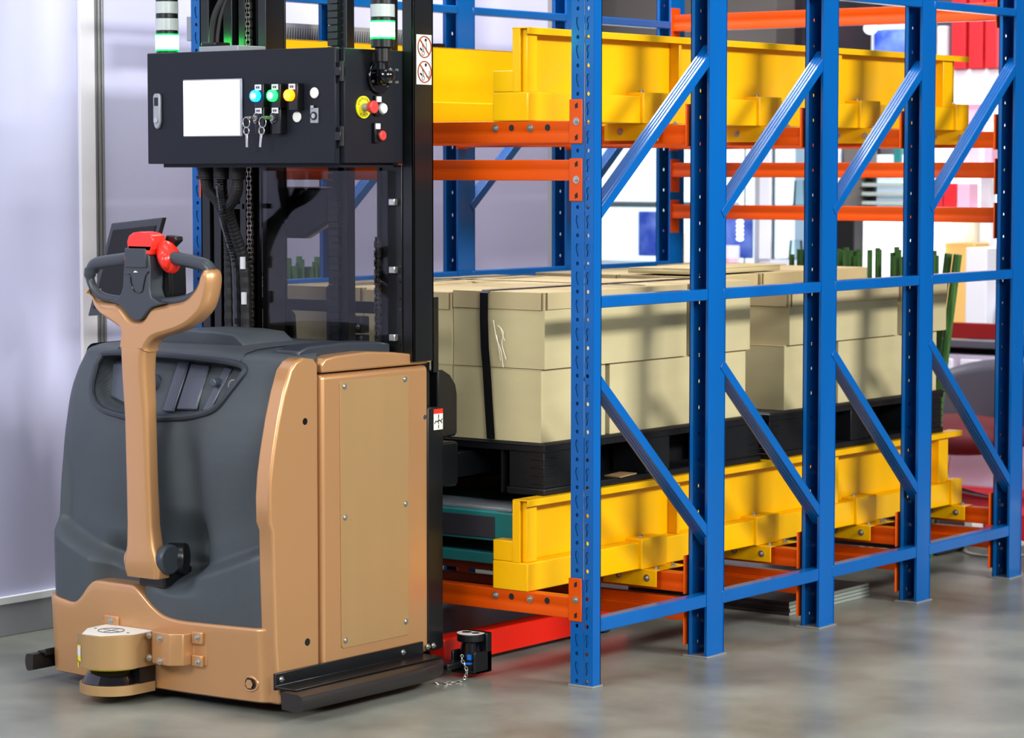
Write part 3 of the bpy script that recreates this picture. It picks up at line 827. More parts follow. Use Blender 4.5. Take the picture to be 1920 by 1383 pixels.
stepper(False); stepper(True)

# front safety scanner with bracket
sc = MB()
cx, cy, r_ = -5.505, 5.435, .098
def hull(r, y1, xw): # D-shaped outline, round towards the viewer
    pts = [(cx-r, y1)]
    for i in range(25):
        a = PI+PI*i/24; pts.append((cx+r*math.cos(a), cy+r*math.sin(a)*.95))
    pts.append((cx+xw, y1)); return pts
sc.prism(hull(r_, 5.515, r_), 'z', .103, .198)
scan = sc.build('scanner_housing', 'plate_gold', ST, bevel=.005, seg=3)
MB().prism(hull(.094, 5.51, .094), 'z', .028, .056).box(cx-.094, cx-.085, 5.47, 5.52, .03, .11).build('lower_guard', 'plate_gold', scan, bevel=.003)
MB().cyl((cx, cy, .056), (cx, cy, .104), .086, .058, n=72).build('scanner_dome', 'gloss', scan, bevel=.002)
MB().cyl((cx, cy, .098), (cx, cy, .104), .082, n=36).build('yellow_ring', 'yellow_lbl', scan)
MB().box(cx-.07, cx+.092, 5.45, 5.512, .056, .103).build('scanner_back', 'black', scan)
# label window on the left of the housing
b = MB()
def ringpt(a, z, rr): return (cx+rr*math.cos(a), cy+rr*math.sin(a)*.95, z)
A = [PI*1.255, PI*1.285, PI*1.335, PI*1.385]
b.grid([[ringpt(a, .120, r_+.001) for a in A[1:]], [ringpt(a, .165, r_+.001) for a in A[1:]]], 0)
b.grid([[ringpt(a, .112, r_+.0006) for a in A[:2]], [ringpt(a, .168, r_+.0006) for a in A[:2]]], 1)
b.grid([[ringpt(a, .134, r_+.0016) for a in A[1:]], [ringpt(a, .160, r_+.0016) for a in A[1:]]], 2)
b.grid([[ringpt(a, .100, r_+.0012) for a in A[1:3]], [ringpt(a, .116, r_+.0012) for a in A[1:3]]], 3)
b.build('device_label', ['yellow_lbl', 'ink', 'white', 'yellow_lbl'], scan)
b = MB().prism([(cx-.088, 5.505), (cx-.082, 5.42), (cx-.03, 5.348), (cx+.035, 5.353), (cx+.092, 5.43), (cx+.092, 5.505)], 'z', .198, .1995)
tl = b.build('top_label', 'white', scan)
b = MB()
b.tube([(cx+.038*math.cos(t*PI/12), 5.432+.036*math.sin(t*PI/12), .2) for t in range(24)], .0012, n=4, closed=True)
b.box(cx-.03, cx+.03, 5.431, 5.433, .1993, .2005).box(cx-.001, cx+.001, 5.405, 5.46, .1993, .2005)
b.box(cx-.066, cx-.060, 5.43, 5.436, .1993, .2005).box(cx+.062, cx+.068, 5.43, 5.436, .1993, .2005)
b.build('printed_mark', 'ink', tl)
b = MB()
b.prism([(-5.62,5.508),(-5.40,5.508),(-5.40,5.498),(-5.385,5.47),(-5.365,5.455),(-5.300,5.452),(-5.268,5.475),(-5.262,5.512),(-5.215,5.512),(-5.215,5.518),(-5.62,5.518)], 'z', .118, .208)
br = b.build('scanner_bracket', 'copper', ST, bevel=.003)
MB().box(-5.605,-5.548,5.500,5.516,.165,.226).build('bracket_tab', 'copper', br, bevel=.004)
MB().mark().box(-5.262,-5.222,5.500,5.514,.178,.214).mark().box(-5.262,-5.222,5.500,5.514,.115,.148).each('bracket_tab', 'copper', br, bevel=.004)
k = MB()
for x, z, y in ((-5.385,.195,5.462),(-5.385,.132,5.462),(-5.336,.192,5.453),(-5.336,.128,5.453),(-5.238,.198,5.500),(-5.236,.130,5.500),(-5.575,.212,5.50)):
    bolt(k, (x, y, z), (0,-1,0), .0065, .006)
k.each('bolt', 'zinc', br)

# rear corner scanner with chain
P0 = Vector((-4.925, 6.335, 0))
b = MB().box(-4.975,-4.885,6.30,6.385,.012,.024).box(-4.975,-4.965,6.30,6.385,.012,.078).box(-4.895,-4.885,6.30,6.385,.012,.078).box(-4.975,-4.885,6.36,6.385,.012,.13)
b.box(-4.98, -4.93, 6.23, 6.31, .03, .05)
ls = b.build('corner_scanner', 'mast', ST, bevel=.004)
MB().cyl((-4.93,6.34,.024), (-4.93,6.34,.062), .036, n=28).build('scanner_base', 'black', ls)
MB().cyl((-4.93,6.34,.040), (-4.93,6.34,.046), .0375, n=28).box(-4.915,-4.90,6.303,6.309,.055,.070).build('blue_fitting', 'bluehw', ls)
MB().cyl((-4.93,6.34,.062), (-4.93,6.34,.105), .036, .026, n=28).build('scanner_lens', 'gloss', ls)
MB().cyl((-4.93,6.34,.105), (-4.93,6.34,.128), .041, n=32).build('scanner_cap', 'mast', ls, bevel=.003)
t = MB(); t.cyl((-4.93,6.34,.1282), (-4.93,6.34,.1295), .041, n=36); t.cyl((-4.945,6.34,.1296), (-4.945,6.34,.130), .015, n=20, m=1); t.cyl((-4.912,6.34,.1296), (-4.912,6.34,.130), .012, n=20, m=1)
t.build('top_label', ['white', 'ink'], ls)
b = MB()
path = catmull([(-4.925,6.292,.070),(-4.922,6.288,.055),(-4.905,6.284,.038),(-4.895,6.275,.020),(-4.890,6.255,.008),(-4.888,6.235,.004),(-4.898,6.205,.004),(-4.915,6.185,.004),(-4.935,6.170,.004)], 2)
for i in range(len(path)-1):
    p, q = Vector(path[i]), Vector(path[i+1]); c = (p+q)/2; d = (q-p); L = d.length*.62; d.normalize()
    s = d.cross(Vector((.3,.5,.8)) if i % 2 else Vector((.9,-.4,.1))).normalized()
    b.tube([c+d*L*math.cos(t*PI/5)+s*.0045*math.sin(t*PI/5) for t in range(10)], .0013, n=5, closed=True)
b.build('steel_chain', 'zinc', ls)

# ------------------------------------------------------------------ tiller
YT = 5.455
BOW = [(-5.608,1.156),(-5.603,1.132),(-5.588,1.109),(-5.553,1.084),(-5.492,1.056),(-5.474,1.04),(-5.475,.988),(-5.385,.985),(-5.372,1.0),(-5.345,1.025),(-5.300,1.038),(-5.250,1.052),(-5.202,1.074),(-5.156,1.114),(-5.135,1.169),(-5.134,1.211),(-5.149,1.225),(-5.166,1.214),(-5.184,1.176),(-5.231,1.137),(-5.301,1.124),(-5.348,1.116),(-5.366,1.103),(-5.384,1.083),(-5.408,1.075),(-5.431,1.081),(-5.456,1.104),(-5.479,1.119),(-5.54,1.121),(-5.580,1.128),(-5.596,1.140),(-5.604,1.154)]
sb = catmull([(x, z, 0) for x, z in BOW], 3, True); sb = [(p[0], p[1]) for p in sb]
# arm: lofted rounded section
def sect(xc, w, yc, d, z, n=6):
    pts = []; r = min(w, d)*.28
    for sx, sy, a0 in ((1,-1,-90),(1,1,0),(-1,1,90),(-1,-1,180)):
        for i in range(n):
            a = math.radians(a0+90*i/(n-1)); pts.append((xc+sx*(w/2-r)+r*math.cos(a), yc+sy*(d/2-r)+r*math.sin(a), z))
    return pts
rows = [sect(*q) for q in ((-5.425,.125,5.478,.060,.352),(-5.425,.135,5.476,.066,.375),(-5.425,.125,5.472,.064,.405),(-5.428,.104,5.470,.056,.44),(-5.430,.094,5.468,.052,.50),(-5.432,.090,5.466,.050,.62),(-5.432,.088,5.462,.052,.80),(-5.432,.088,5.456,.062,.93),(-5.430,.091,5.4545,.066,.975),(-5.427,.096,5.454,.066,.998),(-5.410,.120,5.454,.058,1.03),(-5.405,.140,5.454,.040,1.06))]
b = MB().grid(rows, 0, True); b.add(rows[0], [tuple(range(len(rows[0])))]); b.add(rows[-1], [tuple(range(len(rows[0])))])
till = b.build('tiller_arm', 'copper', ST, smooth=50)
b = MB()
# bow lofted front to back, inset at both faces so it reads rounded
def inset(poly, d):
    n = len(poly); out = []
    for i in range(n):
        th = min((Vector(poly[i])-Vector(poly[j])).length for j in range(n) if min((i-j) % n, (j-i) % n) > 7)
        dd = max(-1, min(1, d/abs(d) if d else 0))*min(abs(d), th*.30) if d else 0
        a = Vector(poly[i-1]); p = Vector(poly[i]); c = Vector(poly[(i+1) % n])
        t = (c-a); t.normalize(); nrm = Vector((-t.y, t.x)); out.append(tuple(p+nrm*dd))
    return out
area = sum(sb[i-1][0]*sb[i][1]-sb[i][0]*sb[i-1][1] for i in range(len(sb)))
sg = 1 if area > 0 else -1
_n = len(sb)
TH = [min(1, max(.2, min((Vector(sb[i])-Vector(sb[j])).length for j in range(_n) if min((i-j) % _n, (j-i) % _n) > 7)/.036)) for i in range(_n)]
TH = [(TH[i-2]+TH[i-1]+TH[i]+TH[(i+1) % _n]+TH[(i+2) % _n])/5 for i in range(_n)]
rows = []
for y, d in ((-.034,.014),(-.030,.007),(-.020,.002),(-.008,0),(.012,0),(.024,.004),(.031,.010)):
    rows.append([(x, YT+y*f, z) for (x, z), f in zip(inset(sb, sg*d), TH)])
b.grid(rows, 0, True)
for rw in (rows[0], rows[-1]):
    tri = tessellate_polygon([[Vector((p[0], p[2], 0)) for p in rw]]); b.add(rw, [tuple(t) for t in tri])
b.build('tiller_bow', 'copper', till, smooth=55)
CEN = [(-5.440,1.268),(-5.437,1.274),(-5.354,1.276),(-5.350,1.268),(-5.343,1.225),(-5.348,1.165),(-5.340,1.142),(-5.315,1.131),(-5.292,1.126),(-5.339,1.114),(-5.355,1.102),(-5.374,1.082),(-5.399,1.074),(-5.421,1.081),(-5.446,1.102),(-5.469,1.118),(-5.502,1.126),(-5.475,1.134),(-5.458,1.148),(-5.450,1.170),(-5.446,1.223)]
hd = MB().prism(CEN, 'y', 5.414, 5.470).build('tiller_head', 'handle', till, bevel=.004, seg=3)
MB().prism([(-5.375,1.275),(-5.352,1.275),(-5.32,1.24),(-5.318,1.15),(-5.325,1.135),(-5.352,1.135),(-5.375,1.16)], 'y', 5.470, 5.535).build('head_housing', 'black', till, bevel=.008, seg=3)
MB().box(-5.437, -5.354, 5.409, 5.416, 1.222, 1.276).build('head_cap', 'handle', hd, bevel=.003)
b = MB().tube(catmull([(-5.438,5.4128,1.204),(-5.420,5.4128,1.201),(-5.415,5.4128,1.178),(-5.402,5.4128,1.156),(-5.375,5.4128,1.156),(-5.366,5.4128,1.180),(-5.358,5.4128,1.203),(-5.346,5.4128,1.212)], 4), .0017, n=5)
b.build('seam_line', 'gloss', hd)
MB().prism([(-5.404,1.209),(-5.397,1.214),(-5.389,1.209)], 'y', 5.4095, 5.4135).build('small_emblem', 'white', hd)
for nm, P in (('l', [(-5.452,1.246),(-5.490,1.241),(-5.550,1.234),(-5.592,1.226),(-5.607,1.210)]), ('r', [(-5.290,1.250),(-5.250,1.245),(-5.200,1.238),(-5.166,1.231),(-5.151,1.216)])):
    MB().tube([(x, YT-.004, z) for x, z in catmull([(p[0], p[1], 0) for p in P], 4) for _ in (0,)] if False else [(p[0], YT-.004, p[1]) for p in catmull([(q[0], q[1], 0) for q in P], 4)], .0185, n=18).build('hand_grip', 'handle', till, smooth=60)
for P in ([(-5.607,1.214),(-5.609,1.186),(-5.592,1.155),(-5.560,1.137),(-5.516,1.130),(-5.470,1.128)], [(-5.150,1.218),(-5.168,1.188),(-5.192,1.158),(-5.229,1.141),(-5.280,1.132),(-5.335,1.128)]):
    MB().tube([(p[0], YT-.010, p[1]) for p in catmull([(q[0], q[1], 0) for q in P], 4)], [.017]*4+[.0125]*17, n=14).build('inner_rim', 'handle', till, smooth=60)
MB().prism([(-5.426,1.270),(-5.429,1.294),(-5.422,1.310),(-5.405,1.319),(-5.379,1.322),(-5.350,1.318),(-5.333,1.310),(-5.328,1.295),(-5.334,1.270)], 'y', 5.411, 5.464).build('stop_button', 'red', till, bevel=.010, seg=4)
b = MB(); b.prism([(-5.424,1.258),(-5.340,1.258),(-5.332,1.285),(-5.427,1.285)], 'y', 5.411, 5.49); b.build('stop_button_base', 'red', till, bevel=.004)
b = MB().ell((-5.312,YT+.0,1.252), .031, .034, .046); b.v = [(p[0]+(p[2]-1.252)*-.25, p[1], p[2]) for p in b.v]
b.ell((-5.300,YT-.012,1.243), .016, .030, .028)
b.build('butterfly_switch', 'red', till, smooth=70)
b = MB().ell((-5.452,YT+.002,1.245), .014, .030, .030); b.build('butterfly_switch', 'red', till, smooth=70)
MB().prism([(-5.350,1.285),(-5.335,1.312),(-5.300,1.308),(-5.298,1.296),(-5.325,1.276)], 'y', 5.470, 5.500).build('clip', 'black', till, bevel=.003)
# tiller pivot
MB().cyl((-5.372,5.490,.405), (-5.345,5.490,.405), .042, n=36).build('pivot_cap', 'handle', till, bevel=.006, seg=3)
MB().cyl((-5.50,5.490,.395), (-5.485,5.490,.395), .036, n=32).build('pivot_cap', 'copper', till, bevel=.005, seg=3)
MB().box(-5.47,-5.37,5.485,5.60,.322,.375).build('pivot_block', 'black', till, bevel=.006)
MB().cyl((-5.40,5.53,.400), (-5.350,5.56,.400), .044, n=36).build('pivot_drum', 'black', till, bevel=.008, seg=3)

till.location.y += .022

# ------------------------------------------------------------------ control cabinet
CX0, CX1, CY0, CY1, CZ0, CZ1 = -5.743, -5.001, 5.838, 6.118, 1.508, 1.832
cab = MB().box(CX0+.004, CX1, CY0+.022, CY1, CZ0+.002, CZ1-.002).build('control_cabinet', 'cab', ST, bevel=.002)
MB().box(CX0, CX1-.014, CY0, CY0+.020, CZ0, CZ1).build('cabinet_door', 'cab', cab, bevel=.003)
MB().box(CX0+.035, CX1-.02, CY0+.03, CY1-.02, CZ0-.010, CZ0+.002).build('bottom_plate', 'cab', cab)
for z in (1.765, 1.585):
    MB().cyl((CX1+.002, CY0+.010, z-.028), (CX1+.002, CY0+.010, z+.028), .007, n=14).box(CX1-.018, CX1+.004, CY0+.000, CY0+.024, z-.012, z+.012).build('hinge', 'black', cab, bevel=.001)
yf = CY0
b = MB().prism([(-5.711,1.632),(-5.711,1.706),(-5.706,1.714),(-5.688,1.714),(-5.683,1.706),(-5.683,1.632),(-5.688,1.616),(-5.697,1.609),(-5.706,1.616)], 'y', yf-.010, yf)
la = b.build('door_latch', 'plate_grey', cab, bevel=.003)
MB().box(-5.704,-5.690,yf-.0115,yf-.0098,1.678,1.702).build('latch_slot', 'black', la)
MB().cyl((-5.697,yf-.014,1.636), (-5.697,yf-.009,1.636), .008, n=20).build('latch_lock', 'zinc', la)
MB().box(-5.594,-5.362,yf-.006,yf,1.586,1.752).build('touchscreen_frame', 'plate_grey', cab, bevel=.003)
MB().box(-5.590,-5.370,yf-.0068,yf-.0055,1.590,1.748).build('touchscreen', 'screen', cab)
def tagplate(x, z, parent=cab):
    MB().box(x-.014, x+.020, yf-.026, yf, z-.048, z+.028).build('button_block', 'black', parent, bevel=.002)
    t = MB().box(x-.012, x+.012, yf-.0275, yf-.026, z+.010, z+.026).build('name_tag', 'label', parent)
    MB().box(x-.007, x-.002, yf-.0282, yf-.0275, z+.015, z+.021).box(x, x+.006, yf-.0282, yf-.0275, z+.015, z+.021).build('tag_print', 'monitor', t)
for x, m1, m2 in ((-5.286,'lblue','lcore_b'),(-5.222,'lgreen','lcore_g'),(-5.158,'lorange','lcore_o')):
    tagplate(x+.006, 1.706)
    l = MB().cyl((x,yf-.040,1.700), (x,yf,1.700), .0165, .017, n=28).build('pilot_light', m1, cab, bevel=.003)
    MB().cyl((x,yf-.0415,1.700), (x,yf-.0398,1.700), .009, n=20).build('lamp_core', m2, l)
for x, z in ((-5.090,1.706),(-5.155,1.640)):
    MB().cyl((x,yf-.005,z), (x,yf,z), .0155, n=28).build('blank_plug', 'white', cab, bevel=.002)
s = MB().box(-5.105,-5.076,yf-.004,yf,1.622,1.664).build('socket', 'plate_grey', cab, bevel=.001)
MB().cyl((-5.0905,yf-.007,1.642), (-5.0905,yf-.004,1.642), .0115, n=24).build('socket_ring', 'ink', s)
MB().cyl((-5.0905,yf-.008,1.642), (-5.0905,yf-.007,1.642), .007, n=20).box(-5.101,-5.090,yf-.007,yf-.004,1.664,1.671).build('socket_face', 'zinc', s)
keyroots = []
for x, ggreen in ((-5.285,0),(-5.222,1)):
    tagplate(x+.006, 1.640)
    l = MB().cyl((x,yf-.026,1.637), (x,yf,1.637), .018, n=28).build('key_switch', 'chrome', cab, bevel=.002)
    MB().cyl((x,yf-.0275,1.637), (x,yf-.0262,1.637), .0145, n=28).build('lock_face', 'gloss', l)
    MB().cyl((x-.002,yf-.034,1.637), (x-.002,yf-.027,1.637), .008, n=20).build('lock_barrel', 'zinc', l)
# things on the right side face
xs = CX1
e = MB().cyl((xs,5.940,1.667), (xs+.004,5.940,1.667), .0315, n=40).build('emergency_stop', 'yellow_lbl', cab)
MB().cyl((xs+.004,5.940,1.667), (xs+.03,5.940,1.667), .011, n=20).build('stem', 'plate_grey', e)
MB().cyl((xs+.024,5.940,1.667), (xs+.044,5.940,1.667), .0155, .0190, n=32).build('mushroom_head', 'redbtn', e, bevel=.004, seg=3)
for word, a0, a1, up in (('EMERGENCY', 160, 20, 1), ('STOP', 235, 305, -1)):
    for i, ch in enumerate(word):
        a = math.radians(a0+(a1-a0)*i/(len(word)-1)); rr = .0245
        rot = Matrix.Rotation((a-PI/2) if up > 0 else (a+PI/2), 4, 'X') @ SIDE
        textmesh('lettering', ch, .0105, Vector((xs+.0042, 5.940+rr*math.cos(a), 1.667+rr*math.sin(a))), rot, 'ink', e)
def sidebtn(y, z, m, r=.0165):
    MB().box(xs, xs+.012, y-.026, y-.004, z-.02, z+.036).build('button_block', 'black', cab, bevel=.002)
    MB().box(xs+.012, xs+.0135, y-.024, y-.004, z+.018, z+.034).build('name_tag', 'label', cab)
    MB().cyl((xs,y,z), (xs+.016,y,z), r, n=28).build('push_button_ring', 'plate_grey' if m == 'white' else 'black', cab, bevel=.001)
    MB().cyl((xs+.014,y,z), (xs+.022,y,z), r*.86, n=28).build('push_button', m, cab, bevel=.003)
sidebtn(6.010, 1.664, 'white'); sidebtn(6.005, 1.588, 'redbtn')
# signal towers
def tower(x, y, z0, bracket):
    t = MB().cyl((x,y,z0-.058), (x,y,z0-.018), .022, n=28).cyl((x,y,z0-.018), (x,y,z0+.006), .033, n=32)
    t.cyl((x,y,z0-.080), (x,y,z0-.050), .017, n=20)
    b = t.build('signal_tower', 'black', ST, bevel=.002)
    z = z0+.006
    for h, m, n in ((.005,'tower_rim','lens_edge'),(.042,'tower_lit','lit_lens'),(.004,'tower_rim','lens_edge'),(.010,'black','spacer'),(.036,'tower_off','unlit_lens'),(.014,'black','spacer'),(.036,'tower_off','unlit_lens'),(.014,'black','spacer'),(.036,'tower_off','unlit_lens'),(.02,'black','top_cap')):
        if m == 'tower_rim': MB().cyl((x,y,z), (x,y,z+h), .0350, n=36).build(n, m, b)
        else: MB().cyl((x,y,z+.0003), (x,y,z+h-.0003), .0335 if m == 'black' else .0345, n=36).build(n, m, b, bevel=.001)
        z += h
    return b
tb = tower(-4.957, 5.975, 1.851, True)
MB().cyl((CX1,6.004,1.752), (CX1+.012,6.004,1.752), .047, n=40).build('bracket_flange', 'gloss', tb, bevel=.004, seg=3)
MB().cyl((CX1+.01,6.004,1.752), (-4.958,5.99,1.752), .022, .026, n=28).ell((-4.955,5.985,1.755), .028, .026, .028).cyl((-4.957,5.978,1.755), (-4.957,5.976,1.80), .018, n=24).build('swivel_elbow', 'gloss', tb)
k = MB()
for a in (80, 200, 320): k.mark().cyl((CX1+.012, 6.004+.036*math.cos(math.radians(a)), 1.752+.036*math.sin(math.radians(a))), (CX1+.015, 6.004+.036*math.cos(math.radians(a)), 1.752+.036*math.sin(math.radians(a))), .004, n=10)
for dy, dz in ((-.014,.016),(.014,.016),(-.014,-.018),(.014,-.018)): k.mark().cyl((-4.93,5.985+dy,1.755+dz), (-4.922,5.985+dy,1.755+dz), .0035, n=10)
k.each('screw', 'zinc', tb)
tl = tower(-5.793, 5.975, 1.838, False)
MB().cyl((CX0+.001,5.99,1.752), (CX0-.012,5.99,1.752), .047, n=40).cyl((CX0,5.99,1.752), (-5.79,5.98,1.752), .02, n=24).ell((-5.792,5.98,1.755), .028, .026, .028).build('bracket_flange', 'gloss', tl, bevel=.003)
# cable gland box on top of the cabinet, cables
MB().box(-5.620,-5.465,5.93,6.05,CZ1-.001,CZ1+.020).build('gland_box', 'plate_grey', cab, bevel=.002)
MB().box(-5.618,-5.560,5.935,6.00,CZ1+.020,CZ1+.032).build('cable_entry', 'black', cab, bevel=.003)
MB().tube(catmull([(-5.600,5.965,CZ1+.03),(-5.600,5.967,1.90),(-5.590,5.97,1.95),(-5.560,5.99,2.03),(-5.53,6.03,2.2),(-5.53,6.05,2.6)], 6), .010, n=12).tube(catmull([(-5.580,5.965,CZ1+.03),(-5.580,5.97,1.90),(-5.572,5.98,1.96),(-5.54,6.02,2.10)], 6), .006, n=10).build('cable', 'rubber', ST, smooth=70)
b = MB()
for x, y in ((-5.598,5.93),(-5.535,5.93),(-5.470,5.93)):
    b.cyl((x,y,CZ0-.045), (x,y,CZ0), .021, .024, n=20)
    for i in range(6): b.cyl((x,y,CZ0-.044+i*.007), (x,y,CZ0-.041+i*.007), .0245, n=20)
b.build('cable_gland', 'rubber', ST)
for P in ([(-5.598,5.93,1.47),(-5.594,5.935,1.435),(-5.575,5.95,1.405),(-5.56,5.97,1.36),(-5.60,6.03,1.30),(-5.625,6.06,1.2),(-5.625,6.06,.98)],
          [(-5.535,5.93,1.47),(-5.534,5.93,1.43),(-5.545,5.95,1.39),(-5.575,5.99,1.34),(-5.59,6.03,1.28),(-5.595,6.06,1.2),(-5.59,6.06,.98)],
          [(-5.470,5.93,1.47),(-5.472,5.93,1.435),(-5.50,5.945,1.405),(-5.545,5.97,1.375),(-5.565,6.02,1.30),(-5.565,6.06,1.2),(-5.56,6.06,.98)]):
    b = MB(); pp = catmull(P, 14); b.tube(pp, [.0165+(.0012 if i % 2 else 0) for i in range(len(pp))], n=12)
    b.build('corrugated_hose', 'gloss' if P[0][0] == -5.535 else 'rubber', ST, smooth=0)
MB().box(-5.665,-5.55,6.035,6.045,1.375,1.39).build('hose_clamp', 'black', ST)
for x, z in ((-5.556,1.215),(-5.552,1.11)): MB().box(x-.004,x+.010,6.035,6.043,z-.018,z+.018).build('hose_tag', 'label', ST)

# ------------------------------------------------------------------ mast
MT = 2.66
b = MB().box(-5.007,-4.966,6.122,6.130,.94,MT).box(-4.974,-4.966,6.122,6.214,.94,MT).box(-5.007,-4.966,6.206,6.214,.94,MT)
mu = b.build('mast_upright', 'mast', ST, bevel=.002, seg=3)
MB().cyl((-4.985,6.165,.95), (-4.985,6.165,MT), .018, n=16).build('lift_cylinder', 'mast', ST)
b = MB().box(-5.800,-5.792,6.122,6.214,.94,MT).box(-5.800,-5.745,6.200,6.214,.94,MT).box(-5.800,-5.762,6.122,6.130,.94,MT)
b.build('mast_upright', 'mast', ST, bevel=.002)
b = MB().box(-5.745,-5.715,6.12,6.18,.94,1.80)
b.box(-5.705,-5.53,6.205,6.213,.94,MT).box(-5.690,-5.655,6.11,6.16,.94,MT).box(-5.638,-5.612,6.12,6.17,.94,MT).box(-5.560,-5.528,6.12,6.20,.94,MT)
b.build('inner_mast', 'mast', ST, bevel=.0015)
b = MB().box(-5.086,-5.007,6.118,6.126,.94,1.505).box(-5.128,-5.086,6.17,6.20,.94,MT)
pm = b.build('inner_mast', 'mast', ST, bevel=.0015)
k = MB()
for z in (1.225,1.195,1.18,1.13,1.10,1.0): k.mark().cyl((-5.013,6.1175,z-.01), (-5.013,6.118,z-.01), .0035, n=10)
k.each('hole', 'gloss', pm)
for z in (1.400, 1.205, 1.010):
    MB().box(-5.042,-5.020,6.100,6.1175,z-.011,z+.009).build('guard_clip', 'zinc', ST, bevel=.002)
# chains
def chain(x, y, z0, z1):
    b = MB(); z = z0; i = 0
    while z < z1:
        for s in (-.008, .008) if i % 2 else (-.0045, .0045):
            b.box(x+s-.0012, x+s+.0012, y-.0055, y+.0055, z-.009, z+.009)
        b.cyl((x-.0105,y-.0,z-.006), (x+.0105,y,z-.006), .0036, n=8)
        z += .0135; i += 1
    o = b.build('lift_chain', 'chain', ST, smooth=0); return o
chain(-5.588, 6.112, .965, MT); chain(-5.089, 6.108, .965, 1.30)
b = MB().box(-5.094,-5.084,6.112,6.120,.95,MT); b.build('chain_guide', 'mast', ST)
# hose carrier in the middle
b = MB(); z = .95
while z < MT:
    b.box(-5.300,-5.262,6.135,6.165,z,z+.0185); z += .0205
hc = b.build('hose_carrier', 'hosecar', ST, bevel=.0015)
MB().box(-5.298,-5.238,6.150,6.185,.95,MT).build('carrier_rail', 'mast', ST, bevel=.002)
# cross members behind guard
b = MB().box(-5.60,-5.13,6.215,6.235,1.068,1.103)
b.prism([(-5.64,.95),(-5.64,1.09),(-5.53,1.07),(-5.512,1.055),(-5.506,.95)], 'y', 6.215, 6.23)
b.build('cross_member', 'mast', ST, bevel=.003)
b = MB().prism([(-5.62,1.44),(-5.34,1.44),(-5.34,1.40),(-5.36,1.34),(-5.42,1.31),(-5.47,1.285),(-5.62,1.285)], 'y', 6.22, 6.26).build('motor_cover', 'black', ST, bevel=.01, seg=3)
b = MB().box(-5.292,-5.222,6.19,6.23,1.010,1.060).box(-5.285,-5.23,6.20,6.24,.95,1.005).build('valve_block', 'mast', ST, bevel=.004)
k = MB()
for x in (-5.28,-5.235): bolt(k, (x,6.19,1.03), (0,-1,0), .006, .005)
k.each('bolt', 'zinc', b)
# guard window
MB().box(-5.53,-5.045,6.098,6.102,.985,1.488).build('guard_window', 'glass', ST)
# warning stickers on the mast
lb = MB().box(-4.9659,-4.9654,6.136,6.205,1.735,1.877).build('warning_sticker', 'white', ST)
for zc in (1.842, 1.771):
    yc = 6.172; X = -4.9648
    b = MB(); b.tube([(X, yc+.030*math.cos(t*PI/16), zc+.030*math.sin(t*PI/16)) for t in range(32)], .0021, n=5, closed=True)
    b.beam((X, yc-.021, zc+.021), (X, yc+.021, zc-.021), .0012, .0045); b.build('prohibition_ring', 'sticker_o', lb)
    b = MB(); X = -4.9650
    stroke(b, [(yc-.013,zc+.016),(yc-.006,zc-.004),(yc-.002,zc-.016)]); stroke(b, [(yc-.020,zc-.004),(yc-.010,zc-.010)], .006)
    stroke(b, [(yc+.008,zc+.014),(yc+.010,zc-.014)]) if zc > 1.8 else stroke(b, [(yc+.008,zc-.014),(yc+.022,zc-.014),(yc+.022,zc+.004)])
    b.cyl((X-.0005,yc+.006,zc+.020), (X+.0003,yc+.006,zc+.020), .005, n=12)
    b.tube([(X, yc-.006+.006*math.cos(t*PI/6), zc-.018+.006*math.sin(t*PI/6)) for t in range(12)], .001, n=4, closed=True)
    b.build('pictogram', 'ink', lb)
# keys hanging in the switches (things of their own)
def keybunch(x, z, lean, label, green):
    r = root('key_bunch', (x, yf-.05, z), label, 'keys', 'key rings on the control cabinet')
    y = yf-.040
    MB().box(x-.012, x+.000, y-.010, y+.008, z-.004, z+.006).build('key_bow', 'chain' if not green else 'reed', r, bevel=.002)
    MB().tube([(x-.020+.013*math.cos(t*PI/10), y-.004, z-.012+.015*math.sin(t*PI/10)) for t in range(20)], .0015, n=6, closed=True).build('split_ring', 'zinc', r)
    cx = x-.020+lean*.5
    MB().tube([(cx+.010*math.cos(t*PI/10), y-.006, z-.036+.011*math.sin(t*PI/10)) for t in range(20)], .0016, n=6, closed=True).build('spare_key_bow', 'zinc', r)
    MB().beam((cx+lean*.3, y-.006, z-.044), (cx-.002+lean, y-.006, z-.082), .0085, .002, up=(0,1,0)).build('spare_key_blade', 'zinc', r, bevel=.0005)
keybunch(-5.290, 1.637, .004, 'key ring with spare key hanging from the left key switch on the black cabinet', False)
keybunch(-5.228, 1.637, -.004, 'key ring with green-topped key hanging from the right key switch on the black cabinet', True)

# ================================================================== showroom behind
def panel(name, x0, x1, y, z0, z1, m, label, cat, d=.05, group=None, bevel=.004):
    return tag(MB().box(x0, x1, y, y+d, z0, z1).build(name, m, bevel=bevel, smooth=0), label, cat, group)
